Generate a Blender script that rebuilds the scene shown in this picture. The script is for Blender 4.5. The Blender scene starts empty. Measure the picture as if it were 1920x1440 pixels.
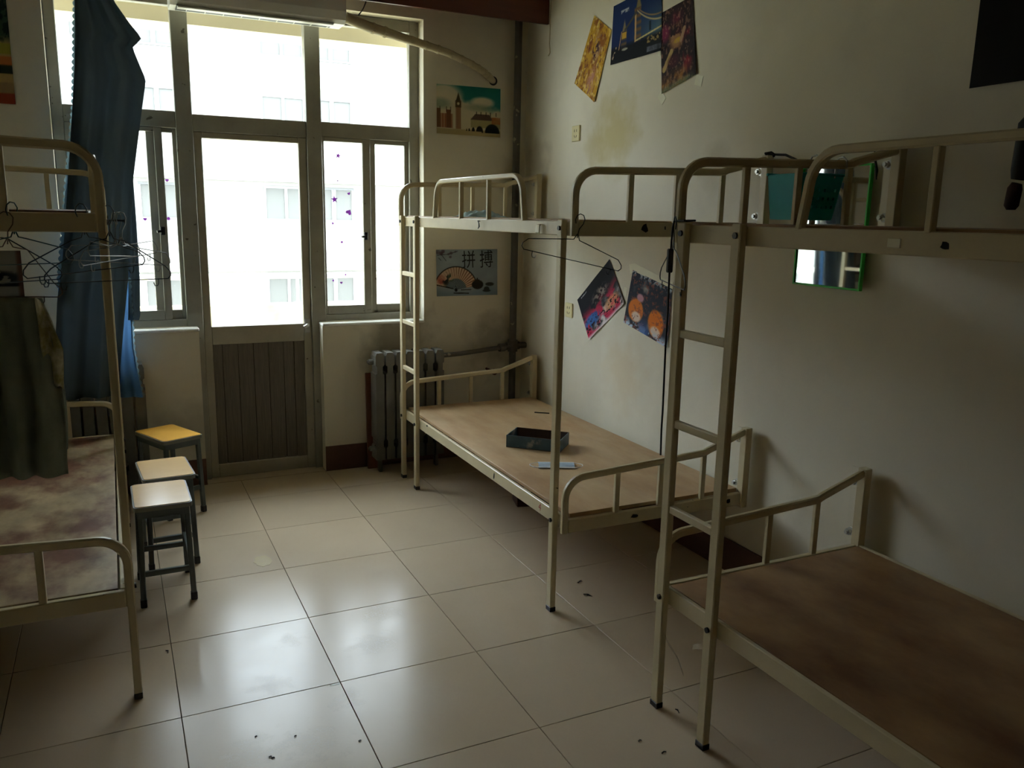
import bpy, bmesh, math, random
import numpy as np
from mathutils import Vector, Matrix
random.seed(7)
rng = np.random.default_rng(7)
S = bpy.context.scene
COL = S.collection

# ------------------------------------------------------------------ camera
# solved from the 0.5 m floor tile grid: origin at a tile corner, X along the window wall, Y towards it
YAW, PITCH, ROLL, FPX = 0.44969408, -0.19958875, 0.01939987, 1553.409
CAM = Vector((-0.100147, -3.034908, 1.553778))
_f = Vector((math.sin(YAW)*math.cos(PITCH), math.cos(YAW)*math.cos(PITCH), math.sin(PITCH)))
_r0 = Vector((math.cos(YAW), -math.sin(YAW), 0)); _u0 = _r0.cross(_f)
_r = math.cos(ROLL)*_r0 + math.sin(ROLL)*_u0
_u = -math.sin(ROLL)*_r0 + math.cos(ROLL)*_u0
cd = bpy.data.cameras.new('camera'); cam = bpy.data.objects.new('camera', cd); COL.objects.link(cam)
cd.sensor_width = 36; cd.sensor_fit = 'HORIZONTAL'; cd.lens = FPX/1920*36; cd.clip_start = 0.02; cd.clip_end = 300
M = Matrix.Identity(4)
for i in range(3):
    M[i][0] = _r[i]; M[i][1] = _u[i]; M[i][2] = -_f[i]; M[i][3] = CAM[i]
cam.matrix_world = M
S.camera = cam

def at(x, y, ax, v):
    """photo pixel -> point on the plane axis = v"""
    d = _r*((x-960)/FPX) - _u*((y-720)/FPX) + _f
    t = (v-CAM[ax])/d[ax]
    return CAM + d*t

# ------------------------------------------------------------------ light: a bright overcast sky outside, nothing else
W = bpy.data.worlds.new('overcast_sky'); S.world = W; W.use_nodes = True
bg = W.node_tree.nodes['Background']
bg.inputs[0].default_value = (0.78, 0.91, 1.0, 1); bg.inputs[1].default_value = 9.0
S.view_settings.view_transform = 'Standard'; S.view_settings.look = 'None'
S.view_settings.exposure = 0.97; S.view_settings.gamma = 1.0
S.view_settings.use_curve_mapping = False
try:
    S.cycles.use_denoising = True
    S.cycles.max_bounces = 10; S.cycles.diffuse_bounces = 6; S.cycles.transparent_max_bounces = 12
    S.cycles.sample_clamp_indirect = 8
except Exception:
    pass

# ------------------------------------------------------------------ materials
def lin(c):
    c = c/255.0
    return c/12.92 if c <= 0.04045 else ((c+0.055)/1.055)**2.4
def C(r, g, b): return (lin(r), lin(g), lin(b))

def mat(name, col, rough=0.6, metal=0.0, var=0.0, vscale=8.0, bump=0.0, bscale=60.0, spec=0.5,
        stretch=None, col2=None, patch=None, rvar=0.0, trans=0.0, coat=0.0, chips=None, attr=None):
    """procedural principled material.  var: tone variation, col2/patch=(scale,lo,hi): second colour in patches,
    chips=(scale, threshold, colour): small worn spots"""
    m = bpy.data.materials.new(name); m.use_nodes = True
    nt = m.node_tree; n = nt.nodes; L = nt.links
    b = n['Principled BSDF']
    b.inputs['Roughness'].default_value = rough; b.inputs['Metallic'].default_value = metal
    b.inputs['Specular IOR Level'].default_value = spec
    if coat: b.inputs['Coat Weight'].default_value = coat
    tc = n.new('ShaderNodeTexCoord'); mp = n.new('ShaderNodeMapping'); L.new(tc.outputs['Object'], mp.inputs[0])
    if stretch: mp.inputs['Scale'].default_value = stretch
    cur = None
    if attr:
        a = n.new('ShaderNodeAttribute'); a.attribute_name = attr; cur = a.outputs['Color']
    else:
        rgb = n.new('ShaderNodeRGB'); rgb.outputs[0].default_value = (*col, 1); cur = rgb.outputs[0]
    def noise(scale, detail=4, rgh=0.6):
        t = n.new('ShaderNodeTexNoise'); t.inputs['Scale'].default_value = scale
        t.inputs['Detail'].default_value = detail; t.inputs['Roughness'].default_value = rgh
        L.new(mp.outputs[0], t.inputs['Vector']); return t
    def ramp(src, lo, hi):
        r = n.new('ShaderNodeMapRange'); r.inputs[1].default_value = lo; r.inputs[2].default_value = hi
        L.new(src, r.inputs[0]); return r.outputs[0]
    def mix(fac, a, c):
        x = n.new('ShaderNodeMix'); x.data_type = 'RGBA'
        L.new(fac, x.inputs['Factor']); L.new(a, x.inputs['A'])
        if isinstance(c, tuple): x.inputs['B'].default_value = (*c, 1)
        else: L.new(c, x.inputs['B'])
        return x.outputs['Result']
    if col2:
        sc, lo, hi = patch or (3, 0.45, 0.65)
        cur = mix(ramp(noise(sc, 5).outputs['Fac'], lo, hi), cur, col2)
    if var:
        t = noise(vscale)
        h = n.new('ShaderNodeHueSaturation'); L.new(cur, h.inputs['Color'])
        r = n.new('ShaderNodeMapRange'); r.inputs[1].default_value = 0.3; r.inputs[2].default_value = 0.7
        r.inputs[3].default_value = 1-var; r.inputs[4].default_value = 1+var
        L.new(t.outputs['Fac'], r.inputs[0]); L.new(r.outputs[0], h.inputs['Value']); cur = h.outputs[0]
    if chips:
        sc, th, cc = chips
        cur = mix(ramp(noise(sc, 3, 0.5).outputs['Fac'], th, th+0.03), cur, cc)
    L.new(cur, b.inputs['Base Color'])
    if rvar:
        r = n.new('ShaderNodeMapRange'); r.inputs[1].default_value = 0.35; r.inputs[2].default_value = 0.65
        r.inputs[3].default_value = max(0.02, rough-rvar); r.inputs[4].default_value = rough+rvar
        L.new(noise(vscale*0.7, 6, 0.7).outputs['Fac'], r.inputs[0]); L.new(r.outputs[0], b.inputs['Roughness'])
    if bump:
        bp = n.new('ShaderNodeBump'); bp.inputs['Strength'].default_value = bump; bp.inputs['Distance'].default_value = 0.002
        L.new(noise(bscale, 3).outputs['Fac'], bp.inputs['Height']); L.new(bp.outputs[0], b.inputs['Normal'])
    if trans:
        out = n['Material Output']; tr = n.new('ShaderNodeBsdfTranslucent'); L.new(cur, tr.inputs['Color'])
        ms = n.new('ShaderNodeMixShader'); ms.inputs[0].default_value = trans
        L.new(b.outputs[0], ms.inputs[1]); L.new(tr.outputs[0], ms.inputs[2]); L.new(ms.outputs[0], out.inputs[0])
    m['cur'] = 0
    return m

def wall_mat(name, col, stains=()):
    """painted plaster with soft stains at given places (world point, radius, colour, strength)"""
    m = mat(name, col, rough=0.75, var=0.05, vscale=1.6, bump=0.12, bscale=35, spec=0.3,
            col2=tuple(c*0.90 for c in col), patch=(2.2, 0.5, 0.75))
    nt = m.node_tree; n = nt.nodes; L = nt.links; b = n['Principled BSDF']
    cur = b.inputs['Base Color'].links[0].from_socket
    geo = n.new('ShaderNodeNewGeometry')
    nz = n.new('ShaderNodeTexNoise'); nz.inputs['Scale'].default_value = 9; nz.inputs['Detail'].default_value = 5
    L.new(geo.outputs['Position'], nz.inputs['Vector'])
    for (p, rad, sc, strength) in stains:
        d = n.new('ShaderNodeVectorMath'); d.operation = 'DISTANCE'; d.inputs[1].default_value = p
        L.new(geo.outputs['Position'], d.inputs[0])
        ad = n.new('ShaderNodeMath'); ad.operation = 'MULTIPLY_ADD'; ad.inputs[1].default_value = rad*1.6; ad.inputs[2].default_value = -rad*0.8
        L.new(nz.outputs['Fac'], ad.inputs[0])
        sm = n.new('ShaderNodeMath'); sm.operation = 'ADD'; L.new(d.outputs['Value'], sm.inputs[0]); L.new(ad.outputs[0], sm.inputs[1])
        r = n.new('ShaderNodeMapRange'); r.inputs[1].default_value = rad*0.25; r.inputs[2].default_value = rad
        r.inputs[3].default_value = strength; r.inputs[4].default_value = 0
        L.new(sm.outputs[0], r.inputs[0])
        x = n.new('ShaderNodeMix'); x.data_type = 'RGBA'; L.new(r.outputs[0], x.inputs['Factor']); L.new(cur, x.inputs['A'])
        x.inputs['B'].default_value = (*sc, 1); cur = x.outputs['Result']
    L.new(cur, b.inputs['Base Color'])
    return m

def glass_mat(name):
    m = bpy.data.materials.new(name); m.use_nodes = True; nt = m.node_tree; n = nt.nodes; L = nt.links
    n.remove(n['Principled BSDF'])
    t = n.new('ShaderNodeBsdfTransparent'); t.inputs[0].default_value = (0.95, 0.95, 0.95, 1)
    g = n.new('ShaderNodeBsdfGlossy'); g.inputs['Roughness'].default_value = 0.05
    f = n.new('ShaderNodeFresnel'); f.inputs[0].default_value = 1.45
    ge = n.new('ShaderNodeNewGeometry'); iv = n.new('ShaderNodeMath'); iv.operation = 'SUBTRACT'; iv.inputs[0].default_value = 1.0; L.new(ge.outputs['Backfacing'], iv.inputs[1])
    mu = n.new('ShaderNodeMath'); mu.operation = 'MULTIPLY'; L.new(f.outputs[0], mu.inputs[0]); L.new(iv.outputs[0], mu.inputs[1])   # one coat of reflection per pane
    x = n.new('ShaderNodeMixShader'); L.new(mu.outputs[0], x.inputs[0]); L.new(t.outputs[0], x.inputs[1]); L.new(g.outputs[0], x.inputs[2])
    L.new(x.outputs[0], n['Material Output'].inputs[0])
    return m

def tile_mat():
    m = mat('floor_tile', C(193, 175, 149), rough=0.22, spec=0.22)
    nt = m.node_tree; n = nt.nodes; L = nt.links; b = n['Principled BSDF']
    cur = b.inputs['Base Color'].links[0].from_socket
    geo = n.new('ShaderNodeNewGeometry')
    def noise(sc, det=4):
        t = n.new('ShaderNodeTexNoise'); t.inputs['Scale'].default_value = sc; t.inputs['Detail'].default_value = det
        L.new(geo.outputs['Position'], t.inputs['Vector']); return t.outputs['Fac']
    def rng_(src, a0, a1, b0, b1):
        r = n.new('ShaderNodeMapRange'); r.inputs[1].default_value = a0; r.inputs[2].default_value = a1; r.inputs[3].default_value = b0; r.inputs[4].default_value = b1
        L.new(src, r.inputs[0]); return r.outputs[0]
    def math2(op, x, y):
        q = n.new('ShaderNodeMath'); q.operation = op
        for i, v in enumerate((x, y)):
            if isinstance(v, (int, float)): q.inputs[i].default_value = v
            else: L.new(v, q.inputs[i])
        return q.outputs[0]
    # each tile its own tone, soft cloudy variation, and shoe prints of fine dirt with a tread of their own
    oi = n.new('ShaderNodeObjectInfo'); h = n.new('ShaderNodeHueSaturation'); L.new(cur, h.inputs['Color'])
    v = math2('MULTIPLY', rng_(oi.outputs['Random'], 0, 1, 0.95, 1.05), rng_(noise(2.3), 0.3, 0.7, 0.96, 1.04)); L.new(v, h.inputs['Value'])
    vor = n.new('ShaderNodeTexVoronoi'); vor.feature = 'DISTANCE_TO_EDGE'; vor.inputs['Scale'].default_value = 95; L.new(geo.outputs['Position'], vor.inputs['Vector'])
    tread = rng_(vor.outputs['Distance'], 0.0, 0.12, 1.0, 0.0)
    tot = None
    for px, py, r0 in ((505, 1285, 0.055), (700, 1205, 0.075), (712, 1150, 0.06), (575, 1395, 0.09), (480, 1418, 0.08), (650, 1312, 0.05), (545, 1200, 0.045)):
        p = at(px, py, 2, 0); d = n.new('ShaderNodeVectorMath'); d.operation = 'DISTANCE'; d.inputs[1].default_value = p; L.new(geo.outputs['Position'], d.inputs[0])
        k = rng_(math2('ADD', d.outputs['Value'], rng_(noise(22, 4), 0.3, 0.7, -0.9*r0, 0.9*r0)), 0.35*r0, 1.2*r0, 1.0, 0.0)
        tot = k if tot is None else math2('MAXIMUM', tot, k)
    dirt = math2('MULTIPLY', tot, math2('ADD', math2('MULTIPLY', tread, 0.6), 0.25))
    x = n.new('ShaderNodeMix'); x.data_type = 'RGBA'; L.new(math2('MULTIPLY', dirt, 0.22), x.inputs['Factor']); L.new(h.outputs[0], x.inputs['A']); x.inputs['B'].default_value = (*C(104, 96, 84), 1)
    L.new(x.outputs['Result'], b.inputs['Base Color'])
    L.new(math2('ADD', rng_(noise(5, 5), 0.3, 0.7, 0.19, 0.26), math2('MULTIPLY', dirt, 0.10)), b.inputs['Roughness'])
    return m
def tape_mat():
    m = mat('clear_tape', C(200, 196, 180), 0.15); nt = m.node_tree; n = nt.nodes; L = nt.links
    t = n.new('ShaderNodeBsdfTransparent'); x = n.new('ShaderNodeMixShader'); x.inputs[0].default_value = 0.72
    L.new(n['Principled BSDF'].outputs[0], x.inputs[1]); L.new(t.outputs[0], x.inputs[2]); L.new(x.outputs[0], n['Material Output'].inputs[0])
    return m
WALLC = C(217, 210, 190)
MT = dict(
    tile=tile_mat(),
    grout=mat('tile_joint', C(70, 60, 48), 0.9),
    wall=wall_mat('wall_paint', WALLC),
    wall_r=wall_mat('wall_paint_stained', WALLC, [
        ((2.32, 0.80, 2.00), 0.26, C(190, 176, 120), 0.75), ((2.32, 1.02, 1.94), 0.12, C(186, 172, 122), 0.6),
        ((2.32, 0.62, 0.75), 0.25, C(205, 186, 150), 0.5), ((2.32, -0.02, 1.78), 0.13, C(176, 168, 138), 0.45),
        ((2.32, 1.70, 1.9), 0.20, C(150, 138, 112), 0.5),
        ((2.32, 1.72, 1.1), 0.18, C(140, 124, 100), 0.5)]),
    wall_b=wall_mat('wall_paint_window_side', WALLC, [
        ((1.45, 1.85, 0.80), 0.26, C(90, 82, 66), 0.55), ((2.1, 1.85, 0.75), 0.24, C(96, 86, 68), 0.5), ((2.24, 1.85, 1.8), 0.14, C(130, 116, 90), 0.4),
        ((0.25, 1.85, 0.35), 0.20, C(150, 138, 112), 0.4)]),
    ceil=wall_mat('ceiling_dimmed', C(168, 162, 148)),  # unseen ceiling, greyed so less light bounces into the room
    wall_f=wall_mat('entrance_wall_dimmed', C(140, 124, 100)),  # unseen wall, colour darkened to cut the bounced fill light
    base=mat('skirting_paint', C(98, 64, 50), 0.5, var=0.12, vscale=6),
    alu=mat('window_aluminium', C(152, 148, 133), 0.45, var=0.14, vscale=5, bump=0.05, chips=(26, 0.70, C(88, 80, 66))),
    alu2=mat('door_aluminium', C(170, 163, 144), 0.45, var=0.14, vscale=5, chips=(22, 0.70, C(96, 86, 70))),
    plank=mat('door_plank', C(118, 110, 98), 0.6, var=0.22, vscale=14, stretch=(14, 1, 0.6), bump=0.15, bscale=10),
    gasket=mat('rubber_gasket', C(40, 38, 34), 0.8),
    sill=mat('sill_paint', C(232, 230, 220), 0.5, var=0.06),
    glass=glass_mat('window_glass'),
    cream=mat('bed_enamel', C(200, 186, 150), 0.36, var=0.06, vscale=9, chips=(38, 0.745, C(60, 44, 30)), rvar=0.06),
    capblk=mat('black_plastic', C(22, 20, 18), 0.45),
    steel=mat('bright_steel', C(190, 190, 186), 0.3, metal=0.9),
    ply=mat('bed_plywood', C(186, 158, 118), 0.5, var=0.10, vscale=3, col2=C(166, 130, 88), patch=(1.8, 0.42, 0.7), stretch=(3, 1, 1), rvar=0.08),
    ply2=mat('bed_plywood_worn', C(164, 130, 86), 0.45, var=0.16, vscale=3, col2=C(116, 76, 44), patch=(2.0, 0.4, 0.66), stretch=(1.6, 1, 1), rvar=0.1),
    ply3=mat('bed_plywood_stained', C(168, 148, 112), 0.42, var=0.28, vscale=6, col2=C(112, 76, 56), patch=(3.2, 0.42, 0.58), stretch=(1.6, 1, 1), rvar=0.1),
    pelmet=mat('pelmet_wood', C(88, 40, 28), 0.4, var=0.15, vscale=4, stretch=(1, 8, 8)),
    pvc=mat('white_track', C(225, 222, 212), 0.5),
    acw=mat('air_conditioner_plastic', C(222, 222, 214), 0.4, var=0.03),
    acd=mat('air_conditioner_vent', C(64, 64, 60), 0.6),
    hose=mat('hose_wrap', C(176, 164, 132), 0.7, var=0.12, vscale=14, bump=0.3, bscale=30),
    black=mat('black_cord', C(18, 17, 16), 0.6),
    rad=mat('radiator_enamel', C(104, 102, 94), 0.5, var=0.18, vscale=7, chips=(20, 0.72, C(80, 56, 40))),
    pipe=mat('pipe_enamel', C(82, 77, 68), 0.55, var=0.2, vscale=8, chips=(18, 0.68, C(150, 140, 120))),
    valve=mat('valve_wheel', C(86, 36, 26), 0.6),
    plankw=mat('leaning_board_wood', C(112, 66, 44), 0.55, var=0.18, vscale=6, stretch=(6, 6, 0.5)),
    curtain=mat('curtain_cloth', C(80, 94, 102), 0.85, var=0.06, vscale=6, trans=0.05, bump=0.2, bscale=220, spec=0.1),
    curtain2=mat('curtain_lining', C(84, 124, 166), 0.85, var=0.06, vscale=6, trans=0.3, spec=0.1),
    lace=mat('curtain_lace', C(118, 142, 150), 0.9, var=0.15, vscale=40, trans=0.4, spec=0.1),
    towel=mat('towel_terry', C(140, 146, 130), 0.95, var=0.10, vscale=14, col2=C(116, 128, 114), patch=(5, 0.4, 0.7), bump=0.35, bscale=420, spec=0.05),
    towel2=mat('towel_border', C(158, 150, 100), 0.95, var=0.22, vscale=24, col2=C(206, 200, 176), patch=(14, 0.45, 0.62), bump=0.8, bscale=260, spec=0.05),
    wire_dark=mat('hanger_dark', C(26, 34, 36), 0.4),
    wire_green=mat('hanger_green', C(24, 62, 58), 0.4),
    wire_silver=mat('hanger_silver', C(120, 120, 116), 0.32, metal=0.85),
    wire_brown=mat('hanger_brown', C(96, 76, 62), 0.4),
    stool_o=mat('stool_laminate_orange', C(226, 168, 66), 0.3, var=0.05, vscale=4, stretch=(1, 3, 1)),
    stool_y=mat('stool_laminate_maple', C(222, 184, 124), 0.24, var=0.04, vscale=4, stretch=(1, 3, 1)),
    stool_trim=mat('stool_edging', C(120, 118, 106), 0.4),
    stool_leg=mat('stool_enamel', C(76, 84, 82), 0.38, var=0.08, vscale=10),
    outlet=mat('outlet_plastic', C(214, 202, 150), 0.45, var=0.04),
    socket=mat('socket_slot', C(20, 18, 16), 0.7),
    green=mat('mirror_green', C(50, 190, 66), 0.4),
    mirror=mat('mirror_silver', (0.6, 0.62, 0.62), 0.03, metal=1.0, var=0.06, vscale=20),
    teal=mat('basket_teal', C(26, 168, 170), 0.5, trans=0.35, var=0.03),
    print=mat('poster_print', (1, 1, 1), 0.6, attr='Col', spec=0.12),
    paper=mat('poster_back', C(225, 222, 212), 0.7),
    ink=mat('black_ink', C(12, 12, 14), 0.6),
    red_ink=mat('red_mark', C(150, 44, 26), 0.6),
    tape=mat('masking_tape', C(226, 222, 196), 0.5, var=0.06),
    cleartape=tape_mat(),
    boxblue=mat('box_card_blue', C(66, 92, 106), 0.55, var=0.2, vscale=16, col2=C(150, 152, 148), patch=(13, 0.58, 0.68)),
    boxin=mat('box_card_inside', C(74, 50, 36), 0.8, var=0.1),
    carton=mat('carton_brown', C(82, 56, 42), 0.75, var=0.12),
    maskb=mat('mask_blue', C(178, 198, 216), 0.8, var=0.05),
    maskw=mat('mask_white', C(226, 230, 234), 0.8),
    cloth=mat('cloth_pale_blue', C(176, 204, 212), 0.9, var=0.1, vscale=20),
    purple=mat('sticker_purple', C(150, 92, 164), 0.5, trans=0.6),
    umb=mat('umbrella_cloth', C(58, 22, 26), 0.7, var=0.15),
    debris=mat('twig_dark', C(24, 18, 14), 0.9),
    spill=mat('dried_spill', C(178, 160, 118), 0.6),
    facade=mat('facade_render', C(136, 133, 125), 0.9, var=0.04, vscale=0.5),
    facade_y=mat('facade_yellow_render', C(140, 132, 100), 0.9, var=0.05, vscale=0.6),
    far_frame=mat('far_window_frame', C(140, 140, 138), 0.7),
    far_glass=mat('far_window_pane', C(80, 79, 74), 0.7),
    ground=mat('courtyard_ground', C(170, 166, 152), 0.95, var=0.08, vscale=0.4),
    parapet=mat('parapet_yellow_render', C(226, 214, 158), 0.85, var=0.08, vscale=3, col2=C(196, 184, 132), patch=(2.5, 0.5, 0.7)),
    balc=mat('balcony_plaster', C(200, 193, 170), 0.85, var=0.05, vscale=1.5),
)

# ------------------------------------------------------------------ mesh helpers
class MB:
    def __init__(s): s.bm = bmesh.new()
    def box(s, a, b, bev=0.0, R=None):
        a = Vector(a); b = Vector(b); c = (a+b)/2; d = b-a
        r = bmesh.ops.create_cube(s.bm, size=1, matrix=Matrix.Translation(c) @ Matrix.Diagonal((abs(d.x), abs(d.y), abs(d.z), 1)))
        vs = r['verts']
        if bev > 0:
            es = list({e for v in vs for e in v.link_edges})
            rb = bmesh.ops.bevel(s.bm, geom=es, offset=bev, segments=1, affect='EDGES', profile=0.5)
            vs = [v for v in rb['verts']]
            vs = list({v for f in rb['faces'] for v in f.verts} | set(vs))
        if R is not None:
            bmesh.ops.transform(s.bm, matrix=R, verts=vs)
        return s
    def sweep(s, path, sec, up=None, cap=True, scales=None):
        """sweep a closed 2-D section along a path; up: fixed side vector for flat paths"""
        path = [Vector(p) for p in path]
        if scales is None: path = [p for i, p in enumerate(path) if i == 0 or (p-path[i-1]).length > 1e-4]
        n = len(path); rings = []
        prev = None
        for i, p in enumerate(path):
            if i == 0: t = path[1]-path[0]
            elif i == n-1: t = path[-1]-path[-2]
            else:
                t = (path[i+1]-p).normalized() + (p-path[i-1]).normalized()
            t.normalize()
            if up is not None: a = Vector(up)
            else:
                if prev is None:
                    a = Vector((0, 0, 1)) if abs(t.z) < 0.9 else Vector((1, 0, 0))
                else: a = prev
            a = (a - t*a.dot(t)).normalized(); prev = a
            c = t.cross(a)
            k = 1.0
            if 0 < i < n-1:                       # keep the width at mitred corners
                d = (path[i+1]-p).normalized().dot(t); k = 1/max(0.5, d)
            sc = scales[i] if scales else 1.0
            rings.append([s.bm.verts.new(p + a*(x*sc) + c*(y*k*sc)) for x, y in sec])
        m = len(sec)
        for i in range(n-1):
            for j in range(m):
                s.bm.faces.new((rings[i][j], rings[i][(j+1) % m], rings[i+1][(j+1) % m], rings[i+1][j]))
        if cap:
            s.bm.faces.new(rings[0][::-1]); s.bm.faces.new(rings[-1])
        return s
    def tube(s, path, r, seg=8, cap=True, scales=None):
        return s.sweep(path, circ(r, seg), cap=cap, scales=scales)
    def cyl(s, p, axis, r, h, seg=12):
        p = Vector(p); a = Vector(axis).normalized()
        return s.tube([p, p+a*h], r, seg)
    def poly(s, pts, depth=None):
        vs = [s.bm.verts.new(p) for p in pts]; f = s.bm.faces.new(vs)
        if depth is not None:
            r = bmesh.ops.extrude_face_region(s.bm, geom=[f])
            bmesh.ops.translate(s.bm, vec=Vector(depth), verts=[v for v in r['geom'] if isinstance(v, bmesh.types.BMVert)])
        return s
    def grid(s, P):
        """P[i][j] points -> quads"""
        V = [[s.bm.verts.new(p) for p in row] for row in P]
        for i in range(len(P)-1):
            for j in range(len(P[0])-1):
                s.bm.faces.new((V[i][j], V[i][j+1], V[i+1][j+1], V[i+1][j]))
        return s
    def mesh(s, name, smooth=False, weld=False):
        if weld: bmesh.ops.remove_doubles(s.bm, verts=s.bm.verts, dist=1e-5)
        bmesh.ops.recalc_face_normals(s.bm, faces=s.bm.faces)
        me = bpy.data.meshes.new(name); s.bm.to_mesh(me); s.bm.free()
        if smooth:
            for p in me.polygons: p.use_smooth = True
        return me
    def build(s, name, material, parent=None, smooth=False, autosmooth=False):
        me = s.mesh(name, smooth or autosmooth)
        me.materials.append(MT[material])
        if autosmooth:
            try: me.set_sharp_from_angle(angle=math.radians(40))
            except Exception: pass
        return link(name, me, parent)

def link(name, me, parent=None):
    o = bpy.data.objects.new(name, me); COL.objects.link(o)
    if parent is not None: o.parent = parent
    return o
def circ(r, n=8): return [(r*math.cos(2*math.pi*i/n+math.pi/n), r*math.sin(2*math.pi*i/n+math.pi/n)) for i in range(n)]
def rect(w, h, c=0.0):
    """section w (along 'up') x h, corners cut by c"""
    a, b = w/2, h/2
    if c <= 0: return [(-a, -b), (a, -b), (a, b), (-a, b)]
    return [(-a+c, -b), (a-c, -b), (a, -b+c), (a, b-c), (a-c, b), (-a+c, b), (-a, b-c), (-a, -b+c)]
def arc(c, r, a0, a1, n, f):
    """points on an arc in a plane, f maps (p, q) to 3-D"""
    return [f(c[0]+r*math.cos(math.radians(a0+(a1-a0)*i/n)), c[1]+r*math.sin(math.radians(a0+(a1-a0)*i/n))) for i in range(n+1)]
def tag(o, label, cat, group=None):
    o['label'] = label; o['category'] = cat
    if group: o['group'] = group
    return o
def struct(o): o['kind'] = 'structure'; return o
def empty(name, loc=(0, 0, 0), rz=0.0):
    o = bpy.data.objects.new(name, None); COL.objects.link(o); o.location = loc; o.rotation_euler = (0, 0, rz)
    o.empty_display_size = 0.05; return o
def children(o): return [c for c in bpy.data.objects if c.parent == o]
def copy_tree(o, parent=None):
    kids = children(o)
    c = o.copy(); COL.objects.link(c); c.parent = parent
    for k in kids: copy_tree(k, c)
    return c

# ------------------------------------------------------------------ room shell
XL, XR, YB, YF, ZC = -1.04, 2.32, 1.85, -4.2, 3.0
YG = 2.05                                              # outer face of the window wall
fl = struct(MB().box((XL-0.2, YF-0.2, -0.16), (XR+0.2, YG, -0.005)).build('floor', 'grout'))
full = MB().box((-0.249, -0.249, -0.012), (0.249, 0.249, 0.0), 0.0012).mesh('tile'); full.materials.append(MT['tile'])
for i in range(-3, 5):
    for j in range(-9, 4):
        x0, x1 = max(i*0.5, XL), min(i*0.5+0.5, XR); y0, y1 = max(j*0.5, YF), min(j*0.5+0.5, YB)
        if x1-x0 < 0.015 or y1-y0 < 0.015: continue
        cx, cy = (x0+x1)/2, (y0+y1)/2
        if x1-x0 > 0.499 and y1-y0 > 0.499: me = full
        else:
            hx, hy = (x1-x0)/2-0.001, (y1-y0)/2-0.001
            me = MB().box((-hx, -hy, -0.012), (hx, hy, 0), 0.0012).mesh('tile'); me.materials.append(MT['tile'])
        t = link('tile', me, fl); t.location = (cx, cy, 0.0)
        t.rotation_euler = (random.uniform(-1, 1)*0.0005, random.uniform(-1, 1)*0.0005, 0)
# doorway floor strip between the low walls
p = Vector((0.5, -0.5, 0.0)); MB().poly([(0.488, -0.5025, 0.0003), (0.470, -0.503, 0.0003), (0.462, -0.509, 0.0003), (0.478, -0.514, 0.0003), (0.496, -0.512, 0.0003), (0.498, -0.5025, 0.0003)], (0, 0, 0.0005)).build('chip', 'sill', fl)
t = MB().box((0.316, YB+0.001, -0.012), (0.999, 2.04, 0.003), 0.001).build('threshold', 'tile', fl)

wb = MB()
wb.box((XL-0.2, YB, 0), (-0.325, YG, ZC)); wb.box((1.638, YB, 0), (XR+0.2, YG, ZC)); wb.box((-0.325, YB, 2.67), (1.638, YG, ZC))
wb.box((-0.325, YB, 0), (0.313, YG, 0.895)); wb.box((1.002, YB, 0), (1.638, YG, 0.895))
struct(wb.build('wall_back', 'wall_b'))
struct(MB().box((XR, YF-0.2, 0), (XR+0.2, YB, ZC)).build('wall_right', 'wall_r'))
struct(MB().box((XL-0.2, YF-0.2, 0), (XL, YB, ZC)).build('wall_left', 'wall'))
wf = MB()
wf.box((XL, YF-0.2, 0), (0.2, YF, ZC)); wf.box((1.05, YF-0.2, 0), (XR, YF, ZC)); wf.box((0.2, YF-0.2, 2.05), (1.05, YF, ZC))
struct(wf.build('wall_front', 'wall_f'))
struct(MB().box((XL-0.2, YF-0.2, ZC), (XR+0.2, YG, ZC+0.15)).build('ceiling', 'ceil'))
bb = MB()
bb.box((XL, YB-0.008, 0), (0.313, YB, 0.155)); bb.box((1.002, YB-0.008, 0), (XR, YB, 0.155))
struct(bb.build('baseboard_back', 'base'))
struct(MB().box((XR-0.008, YF, 0), (XR, YB-0.008, 0.15)).build('baseboard_right', 'base'))
struct(MB().box((XL, YF, 0), (XL+0.008, YB-0.008, 0.15)).build('baseboard_left', 'base'))
# entrance door behind the camera
d2 = struct(empty('door_2', (0.625, YF-0.1, 0)))
MB().box((-0.42, -0.02, 0.0), (0.42, 0.02, 2.05), 0.003).build('door_leaf', 'plankw', d2)
MB().box((0.33, 0.02, 1.0), (0.36, 0.06, 1.12), 0.004).build('handle', 'steel', d2)

# window and balcony door assembly (aluminium), frame face at y = 1.94
F0, F1 = 1.94, 1.99
def bar(parent, name, x0, x1, z0, z1, m='alu', y0=F0, y1=F1, bev=0.003):
    return MB().box((x0, y0, z0), (x1, y1, z1), bev).build(name, m, parent)
def pane(parent, x0, x1, z0, z1, y=1.965):
    return MB().box((x0, y-0.002, z0), (x1, y+0.002, z1)).build('pane', 'glass', parent)
w1 = struct(empty('window_1')); w2 = struct(empty('window_2')); w3 = struct(empty('window_3')); d1 = struct(empty('door_1'))
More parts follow.
